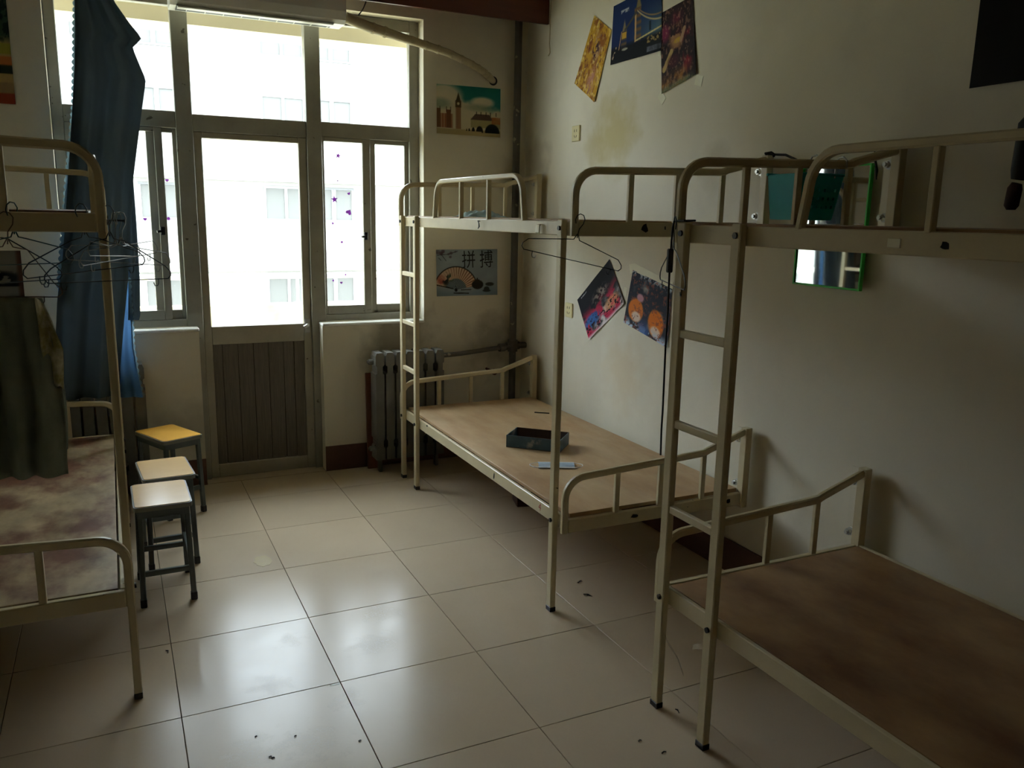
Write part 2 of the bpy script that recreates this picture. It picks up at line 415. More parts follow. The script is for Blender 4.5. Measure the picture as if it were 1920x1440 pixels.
# left bay
bar(w1, 'jamb', -0.325, -0.272, 0.91, 2.67); bar(w1, 'head', -0.272, 0.262, 2.605, 2.67)
bar(w1, 'transom', -0.272, 0.262, 1.985, 2.072); bar(w1, 'bottom_rail', -0.272, 0.262, 0.91, 0.952)
pane(w1, -0.272, 0.262, 2.072, 2.605)
def sash(parent, x0, x1, gx0, gx1, y0, z0=0.952, z1=1.985, gz0=1.004, gz1=1.962):
    s = MB()
    s.box((x0, y0, z0), (gx0, y0+0.024, z1), 0.002); s.box((gx1, y0, z0), (x1, y0+0.024, z1), 0.002)
    s.box((gx0, y0, z0), (gx1, y0+0.024, gz0), 0.002); s.box((gx0, y0, gz1), (gx1, y0+0.024, z1), 0.002)
    o = s.build('sash', 'alu', parent)
    MB().box((gx0, y0+0.010, gz0), (gx1, y0+0.014, gz1)).build('pane', 'glass', o)
    return o
s1 = sash(w1, -0.272, 0.19, -0.235, 0.150, 1.944); s2 = sash(w1, 0.11, 0.262, 0.175, 0.242, 1.968)
sl = struct(MB().box((-0.325, YB-0.012, 0.893), (0.316, F0, 0.911), 0.005).build('trim_1', 'sill'))
# centre light above the door
bar(w2, 'mullion', 0.262, 0.348, 0.0, 2.67, y0=1.93, y1=2.0); bar(w2, 'mullion', 0.960, 1.046, 0.0, 2.67, y0=1.93, y1=2.0)
bar(w2, 'head', 0.348, 0.960, 2.605, 2.67); bar(w2, 'transom', 0.348, 0.960, 1.975, 2.064)
pane(w2, 0.348, 0.960, 2.064, 2.605)
# right bay
bar(w3, 'jamb', 1.580, 1.638, 0.91, 2.67); bar(w3, 'head', 1.046, 1.580, 2.605, 2.67)
bar(w3, 'transom', 1.046, 1.580, 1.985, 2.068); bar(w3, 'bottom_rail', 1.046, 1.580, 0.91, 0.952)
pane(w3, 1.046, 1.580, 2.068, 2.605)
s3 = sash(w3, 1.046, 1.335, 1.060, 1.288, 1.944); s4 = sash(w3, 1.318, 1.580, 1.372, 1.556, 1.968)
sr = struct(MB().box((1.0, YB-0.012, 0.893), (1.638, F0, 0.911), 0.005).build('trim_2', 'sill'))
for par, x, z in ((s3, 1.300, 1.42), (s1, 0.165, 1.44)):
    m = MB(); m.box((x-0.012, 1.930, z-0.022), (x+0.012, 1.944, z+0.022), 0.003)
    m.sweep([(x, 1.930, z), (x-0.03, 1.922, z-0.004)], rect(0.012, 0.014)); m.build('latch', 'capblk', par)
# balcony door
L0 = 1.948
def dbar(name, x0, x1, z0, z1): return MB().box((x0, L0, z0), (x1, L0+0.035, z1), 0.003).build(name, 'alu2', d1)
dbar('stile', 0.349, 0.392, 0.004, 1.974); dbar('stile', 0.913, 0.959, 0.004, 1.974)
dbar('top_rail', 0.392, 0.913, 1.942, 1.974); dbar('middle_rail', 0.392, 0.913, 0.797, 0.902); dbar('bottom_rail', 0.392, 0.913, 0.004, 0.082)
MB().box((0.392, L0+0.015, 0.902), (0.913, L0+0.019, 1.942)).build('pane', 'glass', d1)
xs = [0.392, 0.444, 0.531, 0.618, 0.704, 0.790, 0.852, 0.913]
for a, b in zip(xs[:-1], xs[1:]):
    m = MB(); m.box((a+0.0015, L0+0.012, 0.082), (b-0.0015, L0+0.026, 0.797), 0.002)
    k = max(2, int((b-a)/0.011))
    for q in range(1, k):                               # fine upright ribs
        x = a+(b-a)*q/k; m.box((x-0.0022, L0+0.0105, 0.084), (x+0.0022, L0+0.013, 0.795))
    m.build('plank', 'plank', d1)
MB().box((0.392, L0+0.026, 0.08), (0.913, L0+0.030, 0.80)).build('backing', 'gasket', d1)
m = MB(); m.box((0.349, L0+0.035, 0.0), (0.959, L0+0.05, 0.02)); m.box((0.349, L0+0.035, 1.955), (0.959, L0+0.05, 1.985)); m.box((0.340, L0+0.035, 0.0), (0.362, L0+0.05, 1.98)); m.box((0.946, L0+0.035, 0.0), (0.968, L0+0.05, 1.98)); m.build('door_stop', 'alu', d1)
hd = MB(); hd.box((0.918, L0-0.006, 0.845), (0.950, L0, 0.93), 0.003); hd.cyl((0.934, L0-0.04, 0.895), (0, 1, 0), 0.010, 0.036, 12)
hd.sweep([(0.934, L0-0.040, 0.895), (0.925, L0-0.046, 0.895), (0.905, L0-0.05, 0.885)], rect(0.018, 0.012, 0.003)); hd.build('handle', 'steel', d1)

# stickers on the glass
def star(m, x, z, r, rot, y):
    m.poly([(x+(r if k % 2 == 0 else r*0.42)*math.sin(rot+k*math.pi/5), y, z+(r if k % 2 == 0 else r*0.42)*math.cos(rot+k*math.pi/5)) for k in range(10)], (0, -0.0006, 0))
def blob(m, x, z, r, y, sx=1.0, n=10): m.poly([(x+r*sx*math.cos(2*math.pi*k/n), y, z+r*math.sin(2*math.pi*k/n)) for k in range(n)], (0, -0.0006, 0))
def heart(m, x, z, r, y, rot=0.0):
    P = []
    for k in range(16):
        t = 2*math.pi*k/16; hx = 16*math.sin(t)**3/17*r; hz = (13*math.cos(t)-5*math.cos(2*t)-2*math.cos(3*t)-math.cos(4*t))/17*r
        P.append((x+hx*math.cos(rot)-hz*math.sin(rot), y, z+hx*math.sin(rot)+hz*math.cos(rot)))
    m.poly(P, (0, -0.0006, 0))
ys = 1.9538
for (px, py, kind, r, rot) in ((634, 292, 's', .017, .2), (633, 339, 's', .007, .5), (654, 363, 'h', .010, .3), (627, 374, 's', .022, -.1), (654, 398, 'h', .019, 2.6),
                               (624, 419, 's', .010, .9), (641, 454, 'b', .007, 0), (648, 515, 's', .010, .4), (640, 530, 'h', .009, 0), (625, 526, 'b', .006, 0)):
    p = at(px, py, 1, ys); m = MB()
    if kind == 's': star(m, p.x, p.z, r, rot, ys)
    elif kind == 'h': heart(m, p.x, p.z, r, ys, rot)
    else: blob(m, p.x, p.z, r, ys)
    m.build('star_sticker' if kind == 's' else ('heart_sticker' if kind == 'h' else 'dot_sticker'), 'purple', s3)
for (px, py, kind, r) in ((313, 338, 'h', .010), (316, 410, 'b', .009), (272, 411, 'h', .010)):
    yy = 1.9538 if px < 290 else 1.9778
    p = at(px, py, 1, yy); m = MB()
    (heart(m, p.x, p.z, r, yy) if kind == 'h' else blob(m, p.x, p.z, r, yy)); m.build('heart_sticker' if kind == 'h' else 'dot_sticker', 'purple', s1 if px < 290 else s2)

# ------------------------------------------------------------------ outside: balcony and the building across the yard
struct(MB().box((XL-3, YG, -0.2), (XR+3, 3.35, -0.02)).build('balcony_floor', 'balc'))
bc = MB(); bc.box((XL-3, YG, 2.80), (XR+3, 2.55, 2.92)); bc.box((XL-3, 2.28, 2.585), (XR+3, 2.55, 2.80)); struct(bc.build('balcony_ceiling', 'balc'))
struct(MB().box((XL-3, 3.20, -0.02), (XR+3, 3.34, 0.885)).build('balcony_parapet', 'parapet'))
br_ = struct(empty('balcony_railing', (0, 3.27, 0.885)))
MB().box((XL-3, -0.025, 0.185), (XR+3, 0.025, 0.225), 0.006).build('handrail', 'sill', br_)
pm = MB(); pm.cyl((0, 0, 0.006), (0, 0, 1), 0.011, 0.182, 10); pm.cyl((0, 0, 0), (0, 0, 1), 0.028, 0.008, 12)
pm = pm.mesh('post'); pm.materials.append(MT['sill'])
for i in range(-5, 9):
    for dx in (0.0, 0.115): link('post', pm, br_).location = (0.60-0.075+i*0.62+dx, 0, 0)
struct(MB().box((-90, 3.6, -6.2), (90, 120, -6.0)).build('courtyard_ground', 'ground'))
YD = 29.0
bl = empty('apartment_building', (2.3, YD, -6.0)); tag(bl, 'pale apartment block with rows of windows across the courtyard', 'building')
MB().box((-32, 0, 0), (32, 10, 14.5)).build('wall', 'facade', bl)
MB().box((-32, -0.06, 2.0), (32, 0.0, 3.9)).build('yellow_band', 'facade_y', bl)
MB().box((-32, -0.5, 5.42), (32, 0.0, 5.56)).build('ledge', 'facade', bl)
MB().box((-32, -0.5, 8.62), (32, 0.0, 8.76)).build('ledge', 'facade', bl)
MB().box((-32.3, -0.6, 14.5), (32.3, 10.3, 14.8)).build('roof', 'facade', bl)
fw = MB(); hw, hh = 0.80, 0.62
for a, b in (((-hw, -hh), (-hw+.08, hh)), ((hw-.08, -hh), (hw, hh)), ((-hw+.08, -hh), (hw-.08, -hh+.07)), ((-hw+.08, hh-.07), (hw-.08, hh)), ((-.05, -hh+.07), (.05, hh-.07))):
    fw.box((a[0], -0.07, a[1]), (b[0], 0.02, b[1]))
fwm = fw.mesh('window_frame'); fwm.materials.append(MT['far_frame'])
fpm = MB().box((-hw+.08, -0.03, -hh+.07), (hw-.08, -0.02, hh-.07)).mesh('pane'); fpm.materials.append(MT['far_glass'])
for fz in (4.67, 7.85, 11.05, 13.6):
    for i in range(-9, 10):
        o = link('window', fwm, bl); o.location = (i*3.0+0.6*((i % 2)*2-1), 0, fz)
        link('pane', fpm, o)
        if i % 2: 
            o2 = link('window', fwm, bl); o2.location = (i*3.0+2.35, 0, fz); link('pane', fpm, o2)

# ------------------------------------------------------------------ bunk beds
def make_bed(sx, board='ply', board_top=0.428, guard=(0.50, 1.54), slack=0.0):
    """sx=+1: bed against the right wall, -1: against the left wall.  local u: into the wall, v: away from the window"""
    root = empty('bunk_bed')
    P = lambda u, v, z: (sx*u, -v, z)
    def bx(m, u0, u1, v0, v1, z0, z1, bev=0.0025): return m.box(P(u0, v0, z0), P(u1, v1, z1), bev)
    PV = (0.022, 0.258, 1.893)
    for k, v in enumerate(PV):
        m = MB(); bx(m, 0, 0.024, v-0.018, v+0.018, 0.018, 1.546, 0.003)
        o = m.build('post', 'cream', root)
        m = MB(); bx(m, -0.001, 0.025, v-0.019, v+0.019, 0.0, 0.02, 0.002); m.build('foot_cap', 'capblk', o)
        for z in (1.515, 0.386):
            m = MB(); m.cyl(P(-0.006, v+0.002, z), (sx, 0, 0), 0.0085, 0.009, 10); m.build('bolt_cap', 'capblk', o)
    for z in (1.225, 0.95, 0.68):
        m = MB(); bx(m, 0.003, 0.021, PV[0]+0.018, PV[1]-0.018, z-0.012, z+0.012); m.build('rung', 'cream', root)
    for z0, z1 in ((1.488, 1.540), (0.360, 0.415)):
        m = MB(); bx(m, 0.024, 0.040, 0.012, 1.968, z0, z1); bx(m, 0.040, 0.062, 0.03, 1.95, z0, z0+0.006, 0.001); m.build('side_rail', 'cream', root)
        m = MB(); bx(m, 0.872, 0.886, 0.012, 1.968, z0, z1); m.build('wall_rail', 'cream', root)
        for v in (0.5, 1.0, 1.5):
            m = MB(); bx(m, 0.04, 0.872, v-0.015, v+0.015, z0+0.006, z0+0.022); m.build('cross_slat', 'cream', root)
    # end frames
    for v in (0.0, 1.98):
        for zb, zt, zk, zw in ((0.360, 0.592, 0.622, 0.692), (1.488, 1.732, 1.748, 1.803)):
            m = MB(); d = 0.011
            r = 0.085
            pth = [P(0.013, v, zb), P(0.013, v, zt-r-0.012)]
            pth += arc((0.013+r, zt-r-0.012), r, 180, 94, 7, lambda p, q: P(p, v, q))
            pth += [P(0.655, v, zk-0.012), P(0.67, v, zk-0.010), P(0.685, v, zk-0.003), P(0.878, v, zw-0.010)]
            m.sweep(pth, rect(0.022, 0.027, 0.005), up=(0, 1, 0))
            m.box(P(0.026, v-d, zb), P(0.868, v+d, zb+0.053), 0.003)
            e = m.build('end_frame', 'cream', root, autosmooth=True)
            for u in (0.245, 0.452, 0.665):
                zz = zt-0.02+(zk-zt)*u/0.67
                mm = MB(); mm.box(P(u-0.011, v-0.008, zb+0.05), P(u+0.011, v+0.008, zz), 0.002); mm.build('bar', 'cream', e)
            pm = MB(); pm.box(P(0.868, v-0.018, zb-0.012), P(0.900, v+0.018, zw+0.006), 0.002)
            wpl = pm.build('wall_plate', 'cream', root)
            fm = MB(); fm.box(P(0.893, v-0.066, zb), P(0.900, v-0.018, zw-0.004), 0.001); fm.build('wall_flange', 'wall', wpl)
            for z in (zb+0.085, zw-0.055):
                bmh = MB(); bmh.cyl(P(0.864, v-0.042, z), (sx, 0, 0), 0.007, 0.030, 8); bmh.cyl(P(0.872, v-0.042, z), (sx, 0, 0), 0.0125, 0.010, 6); bmh.cyl(P(0.890, v-0.042, z), (sx, 0, 0), 0.016, 0.003, 12); bmh.build('bolt', 'steel', wpl)
    # guard rail of the upper bunk
    g0, g1 = guard; zt = 1.730; m = MB()
    f = lambda v, z: P(0.032, v, z)
    pth = [f(g0, 1.538), f(g0+0.016, zt-0.100)] + arc((g0+0.016+0.089, zt-0.100), 0.089, 176, 90, 7, f) + arc((g1-0.016-0.089, zt-0.100), 0.089, 90, 4, 7, f) + [f(g1, 1.538)]
    m.sweep(pth, rect(0.024, 0.020, 0.004), up=(1, 0, 0)); gr = m.build('guard_rail', 'cream', root, autosmooth=True)
    for q in (0.345, 0.655):
        v = g0+(g1-g0)*q; mm = MB(); mm.box(P(0.022, v-0.008, 1.536), P(0.042, v+0.008, zt-0.02), 0.002); mm.build('bar', 'cream', gr)
    # plywood boards
    m = MB(); bx(m, 0.046, 0.868, 0.016, 1.962, board_top-0.016, board_top, 0.001); m.build('bed_board', board, root)
    m = MB(); bx(m, 0.044, 0.868, 0.016, 1.962, 1.532, 1.546, 0.001); m.build('bed_board', board, root)
    return root
bedF = make_bed(1, 'ply', 0.428); bedF.location = (1.39, 1.572, 0)
tag(bedF, 'cream metal bunk bed in the corner by the radiator and window wall', 'bed', 'metal bunk beds')
bedN = make_bed(1, 'ply2', 0.412, (0.455, 1.50)); bedN.location = (1.39, -1.028, 0)
tag(bedN, 'cream metal bunk bed with worn brown board and teal basket on its end', 'bed', 'metal bunk beds')
bedL = make_bed(-1, 'ply3', 0.414); bedL.location = (-0.105, 1.572, 0)
tag(bedL, 'cream metal bunk bed hung with wire hangers and a towel beside the stools', 'bed', 'metal bunk beds')

def text_mesh(s, size, m, name, parent, mw):
    cu = bpy.data.curves.new(name, 'FONT'); cu.body = s; cu.size = size; cu.align_x = 'CENTER'; cu.align_y = 'CENTER'; cu.extrude = 0.0002
    tmp = bpy.data.objects.new('tmp_text', cu); COL.objects.link(tmp)
    dg = bpy.context.evaluated_depsgraph_get(); dg.update()
    me = bpy.data.meshes.new_from_object(tmp.evaluated_get(dg)); bpy.data.objects.remove(tmp); bpy.data.curves.remove(cu)
    me.name = name; me.materials.clear(); me.materials.append(MT[m]); me.transform(mw)
    return link(name, me, parent)
# the painted 4 on the lower rail of the corner bed, rust marks and the hook on its upper rail
mw = Matrix.Translation((0.0235, -1.755, 0.388)) @ Matrix(((0, 0, -1, 0), (-1, 0, 0, 0), (0, 1, 0, 0), (0, 0, 0, 1)))
text_mesh('4', 0.045, 'red_ink', 'number_mark', bedF, mw)
def chipmark(par, u, v, z, su, sz, side='u'):
    m = MB(); n = 9; P = []
    for k in range(n):
        a = 2*math.pi*k/n; q = random.uniform(0.55, 1.1)
        if side == 'u': P.append((u, -(v+su*q*math.cos(a)), z+sz*q*math.sin(a)))
        else: P.append((u+su*q*math.cos(a), -v, z+sz*q*math.sin(a)))
    m.poly(P, (-0.0006, 0, 0) if side == 'u' else (0, -0.0006, 0)); m.build('rust_mark', 'debris', par)
chipmark(bedF, 0.0238, 1.30, 0.385, 0.008, 0.018); chipmark(bedF, 0.0238, 0.40, 0.408, 0.012, 0.006)
chipmark(bedF, 0.31, 1.9912, 1.520, 0.018, 0.016, 'v'); chipmark(bedF, 0.40, 1.9912, 1.522, 0.004, 0.01, 'v')
chipmark(bedF, 0.33, 1.9912, 0.388, 0.02, 0.008, 'v'); chipmark(bedF, 0.80, 1.9912, 0.388, 0.02, 0.012, 'v')
chipmark(bedN, 0.0238, 0.86, 1.512, 0.013, 0.010)
hk = MB(); hk.tube([(0.022, -1.11, 1.530), (0.012, -1.11, 1.531), (0.010, -1.125, 1.520), (0.010, -1.128, 1.506), (0.013, -1.11, 1.498)], 0.0025, 6); hk.build('hook', 'capblk', bedF)
hk = MB(); hk.sweep([(0.022, -1.700, 1.526), (0.012, -1.70, 1.522), (0.010, -1.70, 1.496), (0.016, -1.70, 1.488)], rect(0.026, 0.005, 0.001), up=(0, 1, 0), scales=[0.6, 1.1, 1.2, 0.6]); hk.build('plastic_hook', 'tape', bedF)
hk = MB(); hk.box((0.021, -0.755, 1.503), (0.0245, -0.722, 1.523), 0.001); hk.build('paper_sticker', 'tape', bedN)

# ------------------------------------------------------------------ stools
def make_stool(topm):
    r = empty('stool'); W2, D2, H = 0.108, 0.156, 0.42
    def rr(w, d, c, z, n=4):
        P = []
        for cx, cy, a0 in ((w-c, d-c, 0), (-w+c, d-c, 90), (-w+c, -d+c, 180), (w-c, -d+c, 270)):
            P += [(cx+c*math.cos(math.radians(a0+90*k/n)), cy+c*math.sin(math.radians(a0+90*k/n)), z) for k in range(n+1)]
        return P
    m = MB(); m.poly(rr(W2-0.006, D2-0.006, 0.017, H-0.004), (0, 0, 0.0045)); m.build('seat', topm, r)
    m = MB(); m.poly(rr(W2, D2, 0.02, H-0.020), (0, 0, 0.018)); m.build('edging', 'stool_trim', r)
    m = MB()
    for a, b in (((-W2+.012, -D2+.012), (W2-.012, -D2+.026)), ((-W2+.012, D2-.026), (W2-.012, D2-.012)), ((-W2+.012, -D2+.026), (-W2+.026, D2-.026)), ((W2-.026, -D2+.026), (W2-.012, D2-.026))):
        m.box((a[0], a[1], H-0.052), (b[0], b[1], H-0.018), 0.001)
    m.build('seat_frame', 'stool_leg', r)
    k = 0.010
    for sx in (-1, 1):
        for sy in (-1, 1):
            m = MB(); m.sweep([(sx*(W2-k-.012), sy*(D2-k-.012), H-0.03), (sx*(W2-k-.004), sy*(D2-k-.004), 0.03)], rect(0.021, 0.021, 0.003), up=(1, 0, 0)); lg = m.build('leg', 'stool_leg', r)
            m = MB(); m.box((sx*(W2-k-.004)-0.0125, sy*(D2-k-.004)-0.0125, 0), (sx*(W2-k-.004)+0.0125, sy*(D2-k-.004)+0.0125, 0.034), 0.003); m.build('foot_cap', 'capblk', lg)
    for sy in (-1, 1):
        m = MB(); m.box((-W2+.02, sy*(D2-.02)-0.008, 0.125), (W2-.02, sy*(D2-.02)+0.008, 0.147), 0.002); m.build('stretcher', 'stool_leg', r)
    for sx in (-1, 1):
        m = MB(); m.box((sx*(W2-.02)-0.007, -D2+.028, 0.175), (sx*(W2-.02)+0.007, D2-.028, 0.193), 0.002); m.build('stretcher', 'stool_leg', r)
    return r
sA = make_stool('stool_y'); sA.location = (0.016, 0.487, 0); sA.rotation_euler.z = 0.01
tag(sA, 'wood topped metal stool standing furthest from the door in the row', 'stool', 'stools by the left bunk bed')
sB = copy_tree(sA); sB.location = (0.052, 0.848, 0); sB.rotation_euler.z = 0.07
tag(sB, 'wood topped metal stool in the middle of the row of three', 'stool', 'stools by the left bunk bed')
sC = make_stool('stool_o'); sC.location = (0.105, 1.485, 0); sC.rotation_euler.z = 0.43
tag(sC, 'orange topped metal stool turned askew by the low wall and door', 'stool', 'stools by the left bunk bed')

# ------------------------------------------------------------------ radiators and heating pipes
def make_radiator(n, pitch=0.0635):
    r = empty('radiator'); w = 0.026; z0, z1 = 0.085, 0.745
    prof = [(-w, z0), (w, z0), (w, 0.16), (w-0.008, 0.17), (w-0.008, 0.205), (w, 0.215), (w, 0.615), (w-0.009, 0.622), (w-0.009, 0.662), (w, 0.67), (w, z1-0.02), (w-0.008, z1),
            (-w+0.008, z1), (-w, z1-0.02), (-w, 0.67), (-w+0.009, 0.662), (-w+0.009, 0.622), (-w, 0.615), (-w, 0.215), (-w+0.008, 0.205), (-w+0.008, 0.17), (-w, 0.16)]
    m = MB(); m.poly([(x, -0.055, z) for x, z in prof], (0, 0.11, 0))
    me = m.mesh('section'); me.materials.append(MT['rad'])
    for k in range(n): link('section', me, r).location = ((k+0.5)*pitch, 0, 0)
    for z in (0.685, 0.15):
        m = MB(); m.cyl((0.01, 0.0, z), (1, 0, 0), 0.02, n*pitch-0.02, 10); m.build('nipple_tube', 'gasket', r)
        m = MB(); m.cyl((-0.022, 0.0, z), (1, 0, 0), 0.017, 0.03, 8); m.cyl((-0.03, 0.0, z), (1, 0, 0), 0.010, 0.01, 6); m.build('end_plug', 'rad', r)
    m = MB(); m.box((0.03, -0.02, 0), (0.05, 0.02, 0.09), 0.002); m.box((n*pitch-0.05, -0.02, 0), (n*pitch-0.03, 0.02, 0.09), 0.002); m.build('foot', 'rad', r)
    m = MB(); m.box((0.08, 0.05, 0.60), (0.10, 0.075, 0.62)); m.box((n*pitch-0.1, 0.05, 0.6), (n*pitch-0.08, 0.075, 0.62)); m.build('bracket', 'rad', r)
    return r
pr0 = at(702, 656, 1, 1.67)
radR = make_radiator(7); radR.location = (pr0.x, 1.722, 0); tag(radR, 'grey column radiator under the window beside the leaning board', 'radiator', 'radiators')
radL = make_radiator(11); radL.location = (0.022-11*0.0635, 1.775, 0); tag(radL, 'grey column radiator behind the blue curtain and orange stool', 'radiator', 'radiators')
hp = empty('heating_pipe', (2.225, 1.785, 0)); tag(hp, 'dark riser pipe in the corner with branch pipe to the radiator', 'pipe')
MB().cyl((0, 0, 0.0), (0, 0, 1), 0.023, 2.99, 14).build('riser', 'pipe', hp, autosmooth=True)
xr = pr0.x+7*0.0635-2.225
MB().tube([(xr-0.01, 1.722-1.785, 0.700), (xr+0.12, -0.063, 0.705), (-0.10, -0.02, 0.722), (0.0, 0, 0.727)], 0.015, 10).build('branch_pipe', 'pipe', hp, autosmooth=True)
m = MB(); m.cyl((-0.105, -0.021, 0.7215), (1, 0.15, 0.03), 0.027, 0.04, 8); m.build('union_nut', 'pipe', hp)
m = MB(); m.cyl((0, 0, 0.69), (0, 0, 1), 0.033, 0.075, 12); m.cyl((-0.045, 0, 0.727), (1, 0, 0), 0.026, 0.09, 12); m.build('cross_fitting', 'pipe', hp, autosmooth=True)
m = MB(); m.cyl((0.03, 0, 0.727), (1, 0, 0), 0.02, 0.064, 10); m.build('wall_stub', 'pipe', hp, autosmooth=True)
MB().tube([(xr-0.01, -0.063, 0.15), (xr+0.2, -0.05, 0.152), (0, 0, 0.158)], 0.015, 10).build('return_pipe', 'pipe', hp, autosmooth=True)
m = MB(); m.cyl((0, 0, 0.12), (0, 0, 1), 0.033, 0.08, 12); m.build('tee_fitting', 'pipe', hp, autosmooth=True)
vp = at(926, 697, 1, 1.73); m = MB(); m.cyl((vp.x-2.225, 1.73-1.785, vp.z), (0.3, -1, 0), 0.02, 0.012, 14); m.cyl((vp.x-2.225, 1.74-1.785, vp.z), (0, 1, 0), 0.008, 0.11, 8); m.build('valve_wheel', 'valve', hp)
lb = empty('leaning_board', (1.285, 1.80, 0)); tag(lb, 'reddish brown wooden board leaning between low wall and radiator', 'board')
m = MB(); m.box((-0.035, -0.009, 0.0), (0.035, 0.009, 0.60), 0.002, Matrix.Rotation(math.radians(-2.5), 4, 'X')); m.build('plank', 'plankw', lb)
m = MB(); m.box((-0.03, 0.009, 0.45), (0.03, 0.019, 0.49), 0.001, Matrix.Rotation(math.radians(-2.5), 4, 'X')); m.build('batten', 'plankw', lb)

# ------------------------------------------------------------------ pelmet, curtain track, air conditioner
pl = empty('pelmet', (0.64, 1.58, 2.665)); tag(pl, 'dark red wooden pelmet board under the ceiling along the window wall', 'pelmet')
MB().box((XL-0.64+0.001, -0.010, 0), (XR-0.64-0.001, 0.010, 0.30), 0.002).build('board', 'pelmet', pl)
for x in (XL-0.64+0.03, 1.3): MB().box((x, 0.010, 0.27), (x+0.03, 0.268, 0.30), 0.002).build('bracket', 'pelmet', pl)
tr = empty('curtain_track', (-0.4, 1.648, 2.80)); tag(tr, 'white curtain track behind the pelmet above the window', 'curtain track')
MB().box((-0.6, -0.012, 0), (0.62, 0.012, 0.025), 0.003).build('rail', 'pvc', tr)
for x in (-0.55, 0.45): MB().box((x, 0.012, 0.01), (x+0.03, 0.200, 0.025), 0.002).build('bracket', 'pvc', tr)

ac = empty('air_conditioner', (0.69, 1.848, 2.555)); tag(ac, 'white wall air conditioner with taped hose above the balcony door', 'air conditioner')
hx = 0.44; prof = [(0, 0.02), (0, 0.285), (-0.15, 0.285), (-0.19, 0.265), (-0.200, 0.22), (-0.198, 0.06), (-0.185, 0.018), (-0.16, 0.0), (-0.03, 0.0)]
m = MB(); m.poly([(-hx, y, z) for y, z in prof], (2*hx, 0, 0)); m.build('body', 'acw', ac)
MB().box((-hx+0.03, -0.165, -0.003), (hx-0.06, -0.055, 0.001)).build('vent_opening', 'acd', ac)
m = MB(); m.sweep([(-hx+0.035, -0.150, -0.006), (hx-0.065, -0.150, -0.006)], rect(0.010, 0.05, 0.003), up=(0, 0, 1)); m.build('louver', 'acw', ac)
for k in range(9):
    x = -hx+0.08+k*0.09; MB().box((x, -0.115, -0.008), (x+0.003, -0.06, -0.002)).build('vane', 'acw', ac)
P0 = at(655, 32, 1, 1.74); P1 = at(925, 150, 1, 1.845)
pts = []
for (px, py, yy) in ((648, 33, 1.735), (690, 50, 1.74), (740, 66, 1.75), (790, 82, 1.76), (840, 99, 1.77), (880, 118, 1.775), (905, 133, 1.785), (920, 147, 1.81), (924, 152, 1.853)):
    p = at(px, py, 1, yy); pts.append((p.x-0.69, p.y-1.848, p.z-2.555))
m = MB(); m.tube(pts, 0.020, 12, scales=[1.45, 1.4, 1.25, 1.15, 1.05, 1, 1, 1, 0.95]); m.build('taped_hose', 'hose', ac, autosmooth=True)
for k in range(1, 7):                                    # tape turns
    a, b = Vector(pts[k]), Vector(pts[k+1])
    for q in (0.15, 0.6):
        c = a.lerp(b, q); m = MB(); m.cyl(c, (b-a), 0.0215*(1.45 if k < 2 else 1.18 if k < 4 else 1.06), 0.012, 12); m.build('tape_turn', 'hose', ac)
m = MB(); c = Vector(pts[-1]); m.cyl((c.x, -0.004, c.z), (0, 1, 0), 0.027, 0.008, 16); m.build('wall_sleeve', 'socket', ac)
m = MB(); m.tube([tuple(at(672, 29, 1, 1.72)), tuple(at(680, 18, 1, 1.71)), tuple(at(686, 4, 1, 1.70)), (at(684, -14, 1, 1.69)), tuple(at(676, -40, 1, 1.69))], 0.0035, 6)
tag(m.build('power_cord', 'black'), 'thin black cord dangling by the air conditioner end', 'cord')
m = MB(); q = at(1033, 0, 0, XR-0.012)
m.tube([(XR-0.01, q.y, 2.98), (XR-0.012, q.y, 2.80), (XR-0.010, q.y+0.004, 2.65), (XR-0.014, q.y, 2.55), (XR-0.012, q.y-0.006, 2.50), (XR-0.012, q.y+0.012, 2.485)], 0.0035, 6)
tag(m.build('pull_cord', 'hose'), 'thin pull cord hanging on the right wall beside the pelmet', 'cord')

# ------------------------------------------------------------------ curtain
cu = empty('curtain', (-0.1, 1.648, 0.36)); tag(cu, 'blue curtain with scalloped lace edge gathered at the left window', 'curtain')
YC = 1.648
def interp(tab, v):
    for (a, x), (b, y) in zip(tab[:-1], tab[1:]):
        if v <= b: return x+(y-x)*(v-a)/(b-a)
    return tab[-1][1]
Ledge = [(-60, 150), (0, 140), (60, 141), (130, 140), (200, 136), (300, 130), (420, 122), (500, 116), (560, 107), (650, 103), (745, 99)]
Redge = [(-60, 190), (0, 214), (40, 244), (64, 265), (73, 258), (84, 248), (115, 261), (143, 273), (160, 271), (190, 267), (230, 262), (330, 250), (420, 245), (520, 241), (600, 233), (690, 226), (745, 224)]
ZT = 2.80
rows = []; NR, NCc = 90, 64
for i in range(NR+1):
    py = -60+(745+60)*i/NR
    zc = at(190, py, 1, YC).z
    a, b = at(interp(Ledge, py), py, 1, YC).x, at(interp(Redge, py), py, 1, YC).x
    row = []
    for j in range(NCc+1):
        s = j/NCc
        amp = 0.026*(0.5+0.5*min(1, (i+8)/40))
        sw = 0.22*math.sin(i*0.035)*(s-0.5)
        y = amp*math.sin((s+sw*0.3)*2*math.pi*2.4+0.6) + 0.004*math.sin(s*2*math.pi*6+i*0.05) - 0.022*math.exp(-((s-0.62)/0.12)**2)*(1-i/NR)
        row.append((a+(b-a)*s+0.1, y, zc-0.36))
    rows.append(row)
m = MB(); m.grid(rows); main = m.build('drape', 'curtain', cu, smooth=True)
